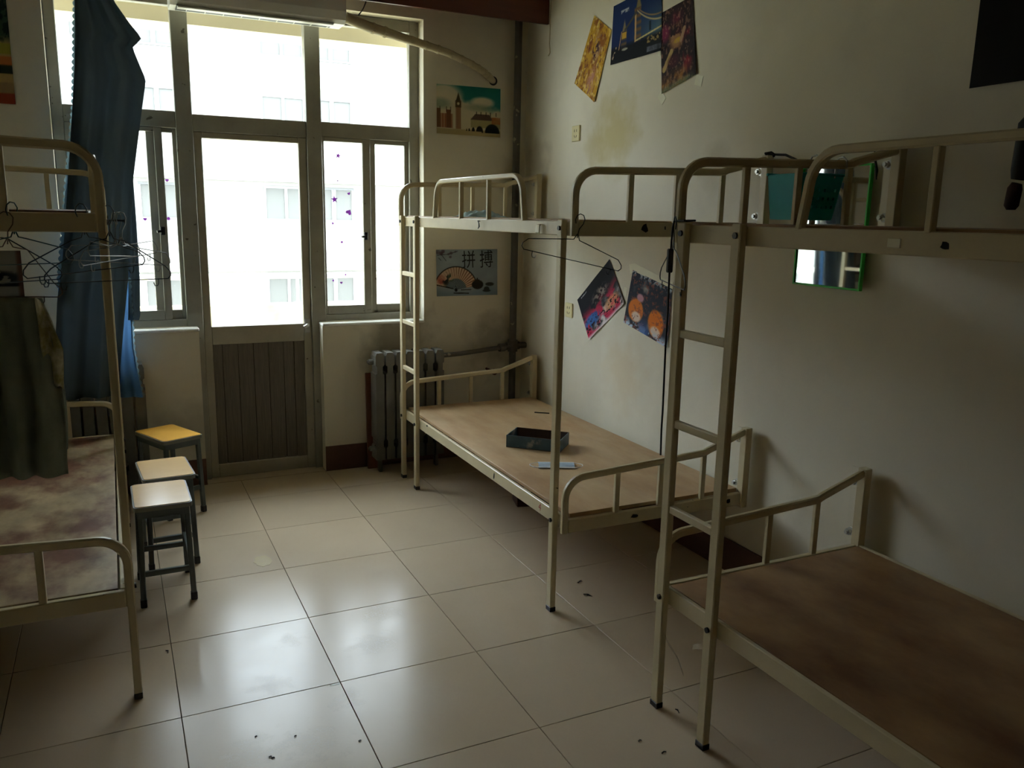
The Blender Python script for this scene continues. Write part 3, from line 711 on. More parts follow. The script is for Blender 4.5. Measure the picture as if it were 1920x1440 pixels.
# brighter back layer: its left strip and its lower right corner show beside the drape
def strip(name, tabL, tabR, y0, y1, dy, mt, nr=60, nc=14, par=cu, ph=0.0):
    R = []
    for i in range(nr+1):
        py = y0+(y1-y0)*i/nr; yy = YC+dy
        a, b = at(interp(tabL, py), py, 1, yy), at(interp(tabR, py), py, 1, yy)
        R.append([(a.x+(b.x-a.x)*j/nc+0.1, dy+0.010*math.sin(j/nc*8+ph+i*0.03), (a.z+(b.z-a.z)*j/nc)-0.36) for j in range(nc+1)])
    mm = MB(); mm.grid(R); return mm.build(name, mt, par, smooth=True)
strip('back_layer', [(0, 141), (200, 141), (330, 128), (460, 114), (560, 108)], [(0, 165), (200, 165), (330, 160), (560, 150)], -20, 560, 0.045, 'curtain2')
strip('back_layer', [(430, 225), (745, 222)], [(430, 240), (520, 242), (590, 247), (650, 250), (700, 258), (745, 268)], 430, 745, 0.045, 'curtain2', ph=1.0)
strip('side_panel', [(330, 244), (745, 238)], [(330, 249), (420, 256), (520, 262), (590, 263), (640, 252)], 330, 600, 0.058, 'curtain', ph=2.0)
def lace(tab, y0, y1, dy, n, side, w):
    P = []; K = 6
    for i in range(n*K+1):
        py = y0+(y1-y0)*i/(n*K); c = at(interp(tab, py), py, 1, YC+dy)
        e = (0.25+0.75*abs(math.sin(math.pi*i/K)))*w*side
        P.append([(c.x+0.1-side*w*0.6, dy-0.003, c.z-0.36), (c.x+0.1+e*0.4, dy-0.004, c.z-0.36), (c.x+0.1+e, dy-0.003, c.z-0.36)])
    mm = MB(); mm.grid(P); mm.build('lace_trim', 'lace', cu)
lace([(0, 141), (200, 138), (330, 126), (460, 116), (560, 108)], 0, 540, 0.045, 44, -1, 0.012)
lace([(430, 240), (520, 242), (590, 247), (650, 250), (700, 258), (745, 268)], 520, 745, 0.045, 20, 1, 0.011)
for k in range(8):
    m = MB(); xx = -0.1+0.04*k; m.tube([(xx+0.1, -0.045, ZT-0.36), (xx+0.1, -0.05, ZT-0.40), (xx+0.1, -0.03, ZT-0.45)], 0.003, 6); m.build('curtain_hook', 'pvc', cu)

# ------------------------------------------------------------------ wire hangers
def hanger(mt, w=0.40, h=0.155, notch=True, r=0.0017):
    """in the local XZ plane, hook resting point at the origin"""
    root = empty('wire_hanger')
    P = [(-0.016, 0, -0.026), (-0.021, 0, -0.012), (-0.017, 0, 0.002), (-0.006, 0, 0.010), (0.008, 0, 0.008), (0.016, 0, -0.004), (0.014, 0, -0.022), (0.002, 0, -0.042), (0, 0, -0.075)]
    ht = MB(); ht.tube(P, r, 6); ht.build('hook', mt, root, smooth=True)
    b = [(-0.002, 0, -0.062), (-0.012, 0, -0.082), (-0.045, 0, -0.088), (-w/2+0.02, 0, -0.062-h+0.035), (-w/2+0.002, 0, -0.062-h+0.018), (-w/2, 0, -0.062-h+0.006), (-w/2+0.01, 0, -0.062-h-0.004),
         (w/2-0.01, 0, -0.062-h-0.004), (w/2, 0, -0.062-h+0.006), (w/2-0.002, 0, -0.062-h+0.018), (w/2-0.02, 0, -0.062-h+0.035), (0.045, 0, -0.088), (0.012, 0, -0.082), (0.002, 0, -0.062)]
    bt = MB(); bt.tube(b, r, 6); bt.build('body', mt, root, smooth=True)
    if notch:
        for s in (-1, 1):
            x = s*(w/2-0.045); z = -0.066-h
            nt = MB(); nt.tube([(x, 0, z+0.002), (x, 0, z-0.012), (x-s*0.004, 0, z-0.020), (x-s*0.013, 0, z-0.020), (x-s*0.017, 0, z-0.010)], r*0.9, 5); nt.build('notch', mt, root)
    return root
hangers = {}
def put(mt, loc, rz=0.0, tilt=0.0, label='', w=0.40, h=0.155, lean=0.0):
    key = (mt, w, h)
    if key not in hangers: o = hangers[key] = hanger(mt, w, h, r=0.0013 if mt == 'wire_silver' else 0.0017)
    else: o = copy_tree(hangers[key])
    o.location = loc; o.rotation_euler = (lean, tilt, rz)
    return tag(o, label, 'hanger', 'wire coat hangers')
EB = 1.572-1.98                                          # y of the end frames away from the window
put('wire_green', (-0.330, EB, 1.556), 0.85, 0.02, 'dark green wire hanger on the left bunk bed end, nearest the wall', h=0.09)
put('wire_dark', (-0.165, EB, 1.556), 0.72, -0.05, 'black wire hanger on the left bunk bed end in front of the curtain', h=0.11)
put('wire_dark', (-0.385, EB, 1.556), 0.70, 0.0, 'black wire hanger on the left bunk bed end above the towel', h=0.14)
put('wire_brown', (-0.345, EB-0.012, 1.530), 0.12, 0.04, 'brown wire hanger holding the towel on the left bunk bed', w=0.25, h=0.15)
put('wire_dark', (-0.098, EB+0.02, 1.552), 0.62, 0.02, 'black wire hanger on the corner of the left bunk bed by its post', h=0.135)
m = MB(); m.cyl((0.046, -1.895, 1.520), (-1, 0, 0), 0.003, 0.048, 8); m.cyl((0.048, -1.895, 1.520), (-1, 0, 0), 0.006, 0.003, 8); m.build('hook_screw', 'capblk', bedL)
put('wire_silver', (-0.084, -0.322, 1.534), 1.22, 0.05, 'bright wire hanger turned sideways on the post of the left bunk bed', h=0.05)
put('wire_silver', (-0.074, -0.322, 1.535), 1.02, -0.05, 'bright wire hanger slanting out over the stools from the post', h=0.06)
put('wire_silver', (-0.064, -0.322, 1.534), 0.80, 0.09, 'bright wire hanger reaching furthest into the aisle from the left post', h=0.07)
put('wire_dark', (1.424, EB-0.012, 1.556), 0.0, 0.20, 'black wire hanger on the end of the corner bunk bed', w=0.42, h=0.09)
put('wire_dark', (1.382, -1.03, 1.552), 1.12, 0.0, 'black wire hanger edge on behind the ladder post with the cord', h=0.12)

# ------------------------------------------------------------------ towel on the brown hanger
tw = empty('towel', (-0.345, EB-0.012, 1.27)); tag(tw, 'grey green terry towel with yellow border hanging on the left bunk bed', 'towel')
zt = 1.530-0.062-0.15-0.004; rows = []
ztop = zt+0.004
for i in range(61):
    s = (i/60)*2-1                                        # front bottom ... over the bar ... back bottom
    row = []
    for j in range(49):
        q = j/48; x = -0.20+0.265*q
        ln = 0.50 if s < 0 else 0.44
        d = abs(s)*ln; side = -1 if s < 0 else 1
        yy = side*(0.006+0.018*min(1, d*8)) + 0.020*math.sin(q*2*math.pi*4.2+0.5+d*0.8)*min(1, d*5)+0.004*math.sin(q*40+d*9)
        xx = x + 0.035*q*math.sin(min(1.0, d*2.2)*2.2) + (0.012*d)*math.sin(q*6)
        row.append((xx, yy, (ztop-1.27)+0.004-d-(0.018*q if d < 0.05 else 0.018*q)))
    rows.append(row)
m = MB(); m.grid(rows); o = m.build('cloth', 'towel', tw, smooth=True)
sm = o.modifiers.new('thick', 'SOLIDIFY'); sm.thickness = 0.004
rows = []
for i in range(31):
    row = []
    for j in range(13):
        q = j/12; t = i/30; d = t*0.235
        xx = 0.050+0.056*q*(0.35+0.65*min(1, t*2))*(1-0.35*t*t)+0.012*t; yy = -0.034-0.010*math.sin(q*7+t*3)+0.02*q
        row.append((xx, yy, (ztop-1.27)-0.004-d-0.03*q*q+0.006*math.sin(q*9)*t))
    rows.append(row)
m = MB(); m.grid(rows); o = m.build('border', 'towel2', tw, smooth=True)
sm = o.modifiers.new('thick', 'SOLIDIFY'); sm.thickness = 0.004

# ------------------------------------------------------------------ posters (flat prints, painted per vertex)
def pic(nx, ny): 
    X, Y = np.meshgrid(np.linspace(0, 1, nx), np.linspace(0, 1, ny)); return X, Y      # Y: 0 bottom, 1 top
def lincol(c): c = np.asarray(c, float)/255.0; return np.where(c <= 0.04045, c/12.92, ((c+0.055)/1.055)**2.4)
def fbm(X, Y, sc, seed, oct=4):
    out = np.zeros_like(X); g = np.random.default_rng(seed); a = 1.0; tot = 0
    for o in range(oct):
        n = int(sc*2**o)+2; G = g.random((n+1, n+1)); x = X*(n-1); y = Y*(n-1); i = np.clip(x.astype(int), 0, n-1); j = np.clip(y.astype(int), 0, n-1)
        fx = x-i; fy = y-j; fx = fx*fx*(3-2*fx); fy = fy*fy*(3-2*fy)
        out += a*((G[j, i]*(1-fx)+G[j, i+1]*fx)*(1-fy)+(G[j+1, i]*(1-fx)+G[j+1, i+1]*fx)*fy); tot += a; a *= 0.55
    return out/tot
def over(I, mask, c):
    mask = np.clip(mask, 0, 1)[..., None]; I[:] = I*(1-mask)+np.asarray(c, float)*mask
def soft(d, w=0.01): return np.clip(0.5-d/w, 0, 1)
def rectm(X, Y, x0, x1, y0, y1, w=0.008): return soft(np.maximum(np.maximum(x0-X, X-x1), np.maximum(y0-Y, Y-y1)), w)
def ellm(X, Y, cx, cy, rx, ry, w=0.08): return soft(np.hypot((X-cx)/rx, (Y-cy)/ry)-1, w)
def segm(X, Y, x0, y0, x1, y1, t, asp=1.41, w=0.006):
    px, py, dx, dy = (X-x0)*asp, Y-y0, (x1-x0)*asp, y1-y0
    k = np.clip((px*dx+py*dy)/(dx*dx+dy*dy+1e-9), 0, 1); return soft(np.hypot(px-k*dx, py-k*dy)-t, w)

def poster(name, corners, I, label, normal, cat='poster', curl=0.004, off=0.003, group=None):
    """corners: bottom-left, bottom-right, top-right, top-left on the wall; I[ny,nx,3] in sRGB 0-255, row 0 = bottom"""
    ny, nx = I.shape[:2]; bl, br, tr_, tl = [Vector(c) for c in corners]; c0 = (bl+br+tr_+tl)/4; nrm = Vector(normal)
    xs = np.linspace(0, 1, nx); ys_ = np.linspace(0, 1, ny)
    U, V = np.meshgrid(xs, ys_)
    A = lambda v: np.array(v)
    Pp = (A(bl)[None, None]*((1-U)*(1-V))[..., None]+A(br)[None, None]*(U*(1-V))[..., None]+A(tr_)[None, None]*(U*V)[..., None]+A(tl)[None, None]*((1-U)*V)[..., None])
    o_ = off+curl*np.abs(2*U-1)**3*0.5+curl*(1-V)**4+0.001*np.sin(U*7+V*4)
    Pp = Pp+A(nrm)[None, None]*o_[..., None]-A(c0)[None, None, :]
    verts = Pp.reshape(-1, 3); idx = np.arange(nx*ny).reshape(ny, nx)
    F = np.stack([idx[:-1, :-1], idx[:-1, 1:], idx[1:, 1:], idx[1:, :-1]], -1).reshape(-1, 4)
    me = bpy.data.meshes.new(name); me.from_pydata(verts.tolist(), [], F.tolist()); me.update()
    ca = me.color_attributes.new('Col', 'FLOAT_COLOR', 'POINT')
    cc = np.ones((nx*ny, 4)); cc[:, :3] = lincol(np.clip(I, 0, 255)).reshape(-1, 3); ca.data.foreach_set('color', cc.ravel())
    me.materials.append(MT['print']); o = link(name, me); o.location = c0
    return tag(o, label, cat, group)

# landmark watercolour on the window wall
N, K = 150, 106; X, Y = pic(N, K); I = np.zeros((K, N, 3)); I[:] = (206, 196, 164)
n1 = fbm(X, Y, 3, 1); n2 = fbm(X, Y, 9, 2)
over(I, np.clip((Y-0.66+0.35*(X-0.4)+0.5*(n1-0.5))*6, 0, 1)*(X > -1), (30, 112, 104))
over(I, ellm(X, Y, 0.12, 0.80, 0.26, 0.22, 0.5)*0.95, (216, 206, 176)); over(I, ellm(X, Y, 0.72, 0.70, 0.17, 0.10, 0.5), (212, 204, 172))
over(I, ellm(X, Y, 0.06, 0.62, 0.14, 0.10, 0.9)*0.6, (110, 136, 112)); over(I, ellm(X, Y, 0.66, 0.58, 0.2, 0.07, 0.9)*0.5, (120, 134, 104))
over(I, rectm(X, Y, -1, 2, -1, 0.115), (172, 156, 112)); over(I, np.clip((0.2-Y)*3, 0, 1)*n2*0.7, (150, 134, 92))
brick = (140, 84, 54)
over(I, rectm(X, Y, 0.0, 0.25, 0.13, 0.42)*(0.75+0.25*np.sin(X*150)), brick); over(I, rectm(X, Y, 0.0, 0.06, 0.13, 0.52), (110, 76, 48)); over(I, rectm(X, Y, 0.15, 0.22, 0.13, 0.50), (112, 72, 46))
for x in (0.05, 0.15, 0.215): over(I, rectm(X, Y, x-0.005, x+0.006, 0.45, 0.56), (70, 54, 36))
over(I, rectm(X, Y, 0.295, 0.375, 0.12, 0.62)*(0.8+0.2*np.sin(X*260)), (132, 88, 58)); over(I, rectm(X, Y, 0.29, 0.38, 0.56, 0.70), (84, 66, 40))
over(I, soft(np.abs(X-0.335)-0.034*(0.86-Y)/0.16-0.001, 0.01)*(Y > 0.69)*(Y < 0.87), (64, 62, 42)); over(I, ellm(X, Y, 0.335, 0.635, 0.020, 0.028, 0.3), (206, 200, 160))
over(I, rectm(X, Y, 0.53, 1.0, 0.17, 0.36), (158, 148, 104)); over(I, soft(np.maximum(np.abs(X-0.71)-0.17+(Y-0.35)*0.6, np.maximum(0.33-Y, Y-0.45)), 0.01), (86, 66, 56))
for x in (0.62, 0.69, 0.77, 0.84, 0.93): over(I, rectm(X, Y, x-0.006, x+0.006, 0.42, 0.50), (52, 44, 34))
over(I, rectm(X, Y, 0.86, 1, 0.26, 0.40)*n2*1.6, (166, 104, 58))
for cx, rx, ry in ((0.87, 0.115, 0.17), (0.67, 0.055, 0.115), (0.57, 0.026, 0.085), (0.505, 0.014, 0.06), (0.465, 0.009, 0.05)): over(I, ellm(X, Y, cx, 0.09, rx, ry, 0.12)*(Y > 0.09-0.02*(X > 0.7)), (26, 26, 24))
cs = [at(818, 250, 1, YB), at(937, 258, 1, YB), at(938, 167, 1, YB), at(818, 157, 1, YB)]
poster('travel_poster', cs, I, 'poster of clock tower and bridge below the taped hose end', (0, -1, 0))

# grey poster with folding fan and two brushed characters
I = np.zeros((K, N, 3)); I[:] = (150, 162, 168); I -= (fbm(X, Y, 3, 5)-0.5)[..., None]*26; over(I, np.clip((0.22-Y)*6, 0, 1)*0.6, (112, 132, 146))
over(I, np.clip((np.hypot((X-.5)*1.2, Y-.55)-0.45)*2, 0, 1)*0.5, (92, 98, 98))
cx, cy, R = 0.315, 0.13, 0.50
ang = np.arctan2(Y-cy, (X-cx)*1.41); rad = np.hypot((X-cx)*1.41, Y-cy)
fan = soft(rad-R, 0.02)*soft(0.24-rad, 0.02)*soft(np.abs(ang-1.55)-1.38, 0.03)
over(I, fan, (206, 176, 150)); over(I, fan*np.clip(np.sin(ang*46)*2-0.6, 0, 1)*np.clip(0.4+(X-0.2)*3, 0.15, 1), (120, 76, 52))
over(I, soft(np.abs(rad-R)-0.012, 0.012)*soft(np.abs(ang-1.55)-1.38, 0.03), (48, 46, 42))
over(I, soft(rad-0.245, 0.02)*soft(np.abs(ang-1.55)-1.38, 0.04)*(0.55+0.45*np.sin(ang*46)), (40, 54, 60))
over(I, ellm(X, Y, 0.075, 0.36, 0.06, 0.10, 0.5)*n2*1.5, (150, 60, 50)); over(I, ellm(X, Y, 0.15, 0.36, 0.05, 0.13, 0.6)*(n2 > 0.52), (38, 40, 38)); over(I, ellm(X, Y, 0.235, 0.40, 0.05, 0.08, 0.6)*(n2 > 0.55), (70, 84, 60))
over(I, segm(X, Y, 0.0, 0.245, 0.26, 0.16, 0.012), (34, 36, 38)); over(I, segm(X, Y, 0.40, 0.125, 0.56, 0.13, 0.010), (50, 50, 50)); over(I, ellm(X, Y, 0.315, 0.125, 0.025, 0.035, 0.2), (20, 24, 28))
over(I, ellm(X, Y, 0.67, 0.235, 0.095, 0.10, 0.15), (42, 42, 34)); over(I, rectm(X, Y, 0.655, 0.675, 0.3, 0.38), (40, 40, 34)); over(I, ellm(X, Y, 0.67, 0.32, 0.04, 0.03, 0.2), (46, 44, 36))
over(I, ellm(X, Y, 0.87, 0.24, 0.07, 0.04, 0.3), (62, 62, 56)); over(I, ellm(X, Y, 0.82, 0.14, 0.045, 0.05, 0.2), (52, 54, 50)); over(I, ellm(X, Y, 0.82, 0.10, 0.065, 0.03, 0.3), (48, 50, 48)); over(I, segm(X, Y, 0.28, 0.062, 0.52, 0.05, 0.012), (30, 30, 32))
for (x, y, r_) in ((0.03, .95, .035), (.08, .92, .03), (.11, .96, .03), (.2, .9, .02), (.24, .92, .025), (.23, .84, .022), (.31, .95, .014)): over(I, ellm(X, Y, x, y, r_, r_*1.3, 0.6)*np.clip(n2*1.7, 0, 1), (88, 70, 76))
for a in ((.02, .88, .2, .9), (.08, .9, .16, .76), (.2, .9, .34, .96), (.04, .82, .08, .77)): over(I, segm(X, Y, *a, 0.006), (60, 56, 60))
cs = [at(818, 555.5, 1, YB), at(931.5, 552.5, 1, YB), at(932, 467, 1, YB), at(817, 468, 1, YB)]
fp = poster('calligraphy_poster', cs, I, 'grey poster with folding fan, teapot and two brushed Chinese characters', (0, -1, 0))
c0 = fp.location
for ch, px, py in (('\u62fc', 879, 489), ('\u640f', 912, 488)):
    p = at(px, py, 1, YB-0.0085)
    mw = Matrix.Translation((p.x-c0.x, p.y-c0.y, p.z-c0.z)) @ Matrix(((1, 0, 0, 0), (0, 0, -1, 0), (0, 1, 0, 0), (0, 0, 0, 1))) @ Matrix.Rotation(0.05, 4, 'Z') @ Matrix.Diagonal((0.92, 1.12, 1, 1))
    text_mesh(ch, 0.105, 'ink', 'lettering', fp, mw)

# right wall posters
def wc(px, py, off=0.0): return at(px, py, 0, XR-off)
G = 100
X, Y = pic(76, 120); n1 = fbm(X, Y, 5, 11); n2 = fbm(X, Y, 12, 12); n3 = fbm(X, Y, 22, 13)
I = np.zeros((120, 76, 3)); I[:] = (196, 150, 44); over(I, np.clip((n1-0.45)*6, 0, 1), (148, 92, 36)); over(I, np.clip((n2-0.55)*7, 0, 1), (222, 190, 104)); over(I, np.clip((n3-0.58)*8, 0, 1)*0.8, (104, 58, 44))
over(I, ellm(X, Y, .55, .72, .22, .2, .9)*0.8*(n2 > .45), (186, 150, 120)); over(I, ellm(X, Y, .62, .24, .18, .18, .9)*0.8*(n3 > .45), (196, 142, 122)); over(I, ellm(X, Y, .5, .62, .14, .12, .6)*(n3 > .48), (74, 44, 48))
poster('golden_poster', [wc(1079.6, 156.7), wc(1116.7, 192.2), wc(1147.8, 56.7), wc(1115.6, 28.9)], I, 'tilted golden yellow poster taped high on the right wall', (-1, 0, 0))
# night bridge
X, Y = pic(150, 110); n2 = fbm(X, Y, 10, 21); n3 = fbm(X, Y, 26, 22); I = np.zeros((110, 150, 3)); I[:] = (22, 44, 92)
over(I, np.clip((X-0.35)*1.6, 0, 1)*np.clip((0.85-Y)*1.8, 0, 1), (96, 124, 128)); over(I, np.clip((0.30+0.03*X-Y)*12, 0, 1), (12, 16, 22))
over(I, rectm(X, Y, .46, .60, .26, .80)*(0.6+0.4*np.sin(Y*60)), (116, 88, 60)); over(I, soft(np.abs(X-.55)-.05*(1-Y)/.2, .02)*(Y > .78), (124, 112, 80)); over(I, rectm(X, Y, .47, .50, .26, .72), (198, 160, 112))
over(I, rectm(X, Y, .20, .31, .22, .52)*(0.6+0.4*np.sin(Y*70)), (104, 84, 60)); over(I, rectm(X, Y, .21, .30, .38, .48), (210, 164, 62)); over(I, soft(np.abs(X-.255)-.04*(.68-Y)/.16, .02)*(Y > .5)*(Y < .70), (136, 120, 92))
t = np.clip((X-.52)/.48, 0, 1); over(I, soft(np.abs(Y-(.74-.52*t+.26*t*t))-.012, .01)*(X > .52), (196, 178, 132)); over(I, soft(np.abs(Y-(.78-.50*t+.28*t*t))-.010, .01)*(X > .56), (150, 126, 90))
over(I, segm(X, Y, .27, .52, .50, .72, .02), (74, 70, 62)); over(I, segm(X, Y, .5, .28, 1.0, .36, .012), (206, 190, 130)); over(I, rectm(X, Y, .76, .80, .36, .50), (26, 46, 60))
over(I, rectm(X, Y, .72, 1, .18, .28)*(n3 > .5), (140, 122, 76)); over(I, rectm(X, Y, .72, 1, .04, .12)*np.clip(n2*1.6, 0, 1), (112, 116, 126)); over(I, segm(X, Y, .04, .1, .10, .26, .02)*(n3 > .45), (170, 150, 120)); over(I, segm(X, Y, .16, .22, .20, .5, .01), (190, 150, 110))
over(I, rectm(X, Y, .17, .34, .80, .86)*(n3 > .52)*0.8, (206, 206, 206)); over(I, ellm(X, Y, .28, .2, .06, .02, .3), (170, 170, 150))
c_bl, c_tl = wc(1147, 122.5), wc(1152, 12); c_br, c_tr = wc(1243, 95), wc(1242, -36)
poster('bridge_poster', [c_bl, c_br, c_tr, c_tl], I, 'dark blue night bridge poster between two tilted posters', (-1, 0, 0))
# dark crimson painting
X, Y = pic(90, 128); n1 = fbm(X, Y, 4, 31); n2 = fbm(X, Y, 11, 32); n3 = fbm(X, Y, 24, 33); I = np.zeros((128, 90, 3)); I[:] = (40, 26, 30)
over(I, np.clip((n1-.5)*5, 0, 1)*ellm(X, Y, .7, .42, .35, .25, .8), (150, 36, 50)); over(I, ellm(X, Y, .5, .84, .18, .08, .9)*np.clip(n2*1.4, 0, 1), (110, 36, 62)); over(I, ellm(X, Y, .12, .72, .14, .1, .9), (122, 40, 74))
over(I, ellm(X, Y, .46, .60, .20, .16, .7)*(n2 > .42), (160, 116, 78)); over(I, ellm(X, Y, .50, .56, .12, .03, .5), (198, 160, 60)); over(I, segm(X, Y, .72, .66, .60, .54, .03, .7), (176, 140, 112)); over(I, segm(X, Y, .08, .28, .30, .46, .035, .7), (190, 164, 104))
over(I, ellm(X, Y, .36, .33, .16, .08, .7), (72, 34, 44)); over(I, np.clip((.24-Y)*6, 0, 1)*np.clip(n2*1.9-.35, 0, 1)*(X < .75), (214, 148, 70)); over(I, np.clip((.09-Y)*16, 0, 1)*np.clip(n3*1.6, 0, 1), (98, 112, 86)); over(I, (n3 > .62)*0.5, (190, 150, 120)); over(I, np.clip((X-.86)*8, 0, 1)*0.8, (26, 20, 22))
dp = poster('crimson_poster', [wc(1243.3, 176.7), wc(1308.4, 139), wc(1300, -8), wc(1240, 25)], I, 'dark crimson poster tilted with tape on its lower corners', (-1, 0, 0))
def tape(par, px, py, w, h, rot):
    p = wc(px, py)-par.location; m = MB()
    ca, sa = math.cos(rot), math.sin(rot); z = [(-w, -h), (w, -h), (w, h), (-w, h)]
    m.poly([(p.x-0.0015, p.y+a*ca-b*sa, p.z+a*sa+b*ca) for a, b in z], (-0.0012, 0, 0)); m.build('tape', 'tape', par)
tape(dp, 1241.5, 183, 0.028, 0.020, 0.8); tape(dp, 1311, 151, 0.026, 0.022, 0.3)
tape(dp, 1237, 92, 0.010, 0.03, 0.0)
# two colourful posters over the lower bunk, plain generic shapes in the same colours
X, Y = pic(86, 120); n1 = fbm(X, Y, 4, 41); n2 = fbm(X, Y, 10, 42); n3 = fbm(X, Y, 22, 43); I = np.zeros((120, 86, 3)); I[:] = (24, 24, 30)
over(I, np.clip((.52-Y)*5, 0, 1)*np.clip(n2*2.2-.5, 0, 1), (214, 206, 204)); over(I, np.clip((n1-.48)*8, 0, 1)*np.clip((.66-Y)*4, 0, 1), (188, 44, 76)); over(I, ellm(X, Y, .2, .3, .2, .14, .5)*(n2 > .4), (60, 104, 168)); over(I, ellm(X, Y, .74, .26, .2, .12, .5)*np.clip(n3*1.5, 0, 1), (226, 164, 110))
over(I, ellm(X, Y, .55, .62, .2, .12, .9)*(n3 > .5), (140, 128, 120)); over(I, (n3 > .63)*np.clip((.5-Y)*5, 0, 1), (34, 20, 32)); over(I, np.clip((.07-Y)*16, 0, 1), (228, 214, 214)); over(I, rectm(X, Y, .1, .3, .93, .95)*(n3 > .5), (190, 190, 190))
poster('red_white_poster', [wc(1106.5, 636.5), wc(1173.2, 568), wc(1144, 485.6), wc(1083.5, 562)], I, 'black poster with red and white figures hung askew by the outlet', (-1, 0, 0))
X, Y = pic(120, 90); n1 = fbm(X, Y, 4, 51); n2 = fbm(X, Y, 10, 52); n3 = fbm(X, Y, 24, 53); I = np.zeros((90, 120, 3)); I[:] = (46, 50, 62)
over(I, np.clip((n1-.52)*7, 0, 1)*ellm(X, Y, .5, .55, .35, .4, .8), (168, 162, 150)); over(I, ellm(X, Y, .22, .33, .17, .21, .15), (226, 128, 52)); over(I, ellm(X, Y, .70, .28, .18, .24, .15), (228, 126, 44)); over(I, ellm(X, Y, .25, .22, .10, .09, .4), (232, 208, 188)); over(I, ellm(X, Y, .71, .14, .11, .09, .4), (232, 206, 184))
over(I, np.clip((.16-Y)*8, 0, 1)*(n2 > .46), (190, 206, 224)); over(I, np.clip((Y-.88)*12, 0, 1)*(n3 > .5), (176, 196, 206)); over(I, (n3 > .62)*.7, (150, 84, 70)); over(I, ellm(X, Y, .28, .58, .08, .07, .4), (206, 150, 160)); over(I, np.clip((.3-Y)*3, 0, 1)*ellm(X, Y, .46, .12, .12, .18, .5), (72, 104, 168))
ap = poster('orange_figure_poster', [wc(1171.5, 604), wc(1253, 652.5), wc(1262, 542), wc(1188, 506)], I, 'dark poster with orange round shapes taped beside the ladder post', (-1, 0, 0))
m = MB(); z = [wc(1180, 496, .002), wc(1190, 494, .002), wc(1262, 530, .002), wc(1262, 543, .002), wc(1188, 508, .002), wc(1182, 514, .002)]
m.poly([p-ap.location for p in z], (-0.001, 0, 0)); m.build('tape', 'tape', ap)
tape(ap, 1173, 547, 0.014, 0.022, 0.2)
# black poster at the frame's right edge
X, Y = pic(80, 60); n2 = fbm(X, Y, 9, 61); I = np.zeros((60, 80, 3)); I[:] = (20, 17, 16); over(I, rectm(X, Y, .35, 1, .45, .9)*np.clip(n2*1.4-.3, 0, 1), (70, 44, 22))
yd, zd = -1.226, 1.965
poster('black_poster', [(XR, yd, zd), (XR, yd-0.56, zd+0.005), (XR, yd-0.56, zd+0.42), (XR, yd+0.002, zd+0.415)], I, 'large black poster high on the right wall beyond the mirror', (-1, 0, 0))
# posters on the window wall left of the window
X, Y = pic(70, 110); n2 = fbm(X, Y, 9, 71); n3 = fbm(X, Y, 18, 72); I = np.zeros((110, 70, 3)); I[:] = (176, 150, 96)
over(I, np.clip((Y-.55)*12, 0, 1), (58, 78, 62)); over(I, np.clip((Y-.55)*12, 0, 1)*(n3 > .5), (28, 44, 36)); over(I, rectm(X, Y, -1, 2, .46, .56), (150, 146, 60)); over(I, rectm(X, Y, -1, 2, .28, .36)*1.0, (30, 38, 26)); over(I, rectm(X, Y, -1, 2, .36, .44), (186, 112, 62)); over(I, rectm(X, Y, -1, 2, -1, .10), (142, 60, 34)); over(I, rectm(X, Y, -1, 2, .1, .2)*n2, (120, 100, 80))
a, b = at(30, 196, 1, YB), at(16, -10, 1, YB)
poster('landscape_poster', [(a.x-0.30, YB, a.z), (a.x, YB, a.z), (a.x, YB, a.z+0.50), (a.x-0.30, YB, a.z+0.50)], I, 'landscape poster with dark trees and orange bank left of the curtain', (0, -1, 0))
X, Y = pic(70, 60); n3 = fbm(X, Y, 10, 82); I = np.zeros((60, 70, 3)); I[:] = (112, 108, 96); over(I, ellm(X, Y, .70, .44, .28, .14, .5)*(n3 > .35), (26, 28, 28)); over(I, segm(X, Y, .4, .28, 1.0, .30, .03), (30, 32, 32)); over(I, np.clip((X-.93)*30, 0, 1), (88, 62, 46))
a, b = at(47, 560, 1, YB), at(44, 470, 1, YB)
poster('ink_poster', [(a.x-0.40, YB, a.z), (a.x, YB, a.z), (a.x, YB, b.z), (a.x-0.40, YB, b.z)], I, 'grey brown poster with ink drawing behind the hangers and towel', (0, -1, 0))

# ------------------------------------------------------------------ outlets
def outlet(loc, label):
    r = empty('wall_outlet', loc); tag(r, label, 'outlet', 'wall outlets')
    MB().box((-0.009, -0.043, -0.043), (0, 0.043, 0.043), 0.003).build('cover', 'outlet', r)
    for dy in (-0.012, 0.012): MB().box((-0.0098, dy-0.0022, 0.008), (-0.0088, dy+0.0022, 0.022)).build('slot', 'socket', r)
    for dy, a in ((-0.010, 0.5), (0.010, -0.5)):
        m = MB(); m.box((-0.0098, -0.0018, -0.007), (-0.0088, 0.0018, 0.007), 0, Matrix.Translation((0, dy, -0.016)) @ Matrix.Rotation(a, 4, 'X')); m.build('slot', 'socket', r)
    return r
p = wc(1081.5, 250.5); outlet((XR, p.y, p.z), 'cream wall outlet high above the corner bunk bed')
p = wc(1068, 581.5); outlet((XR, p.y, p.z), 'cream wall outlet beside the red and white poster')

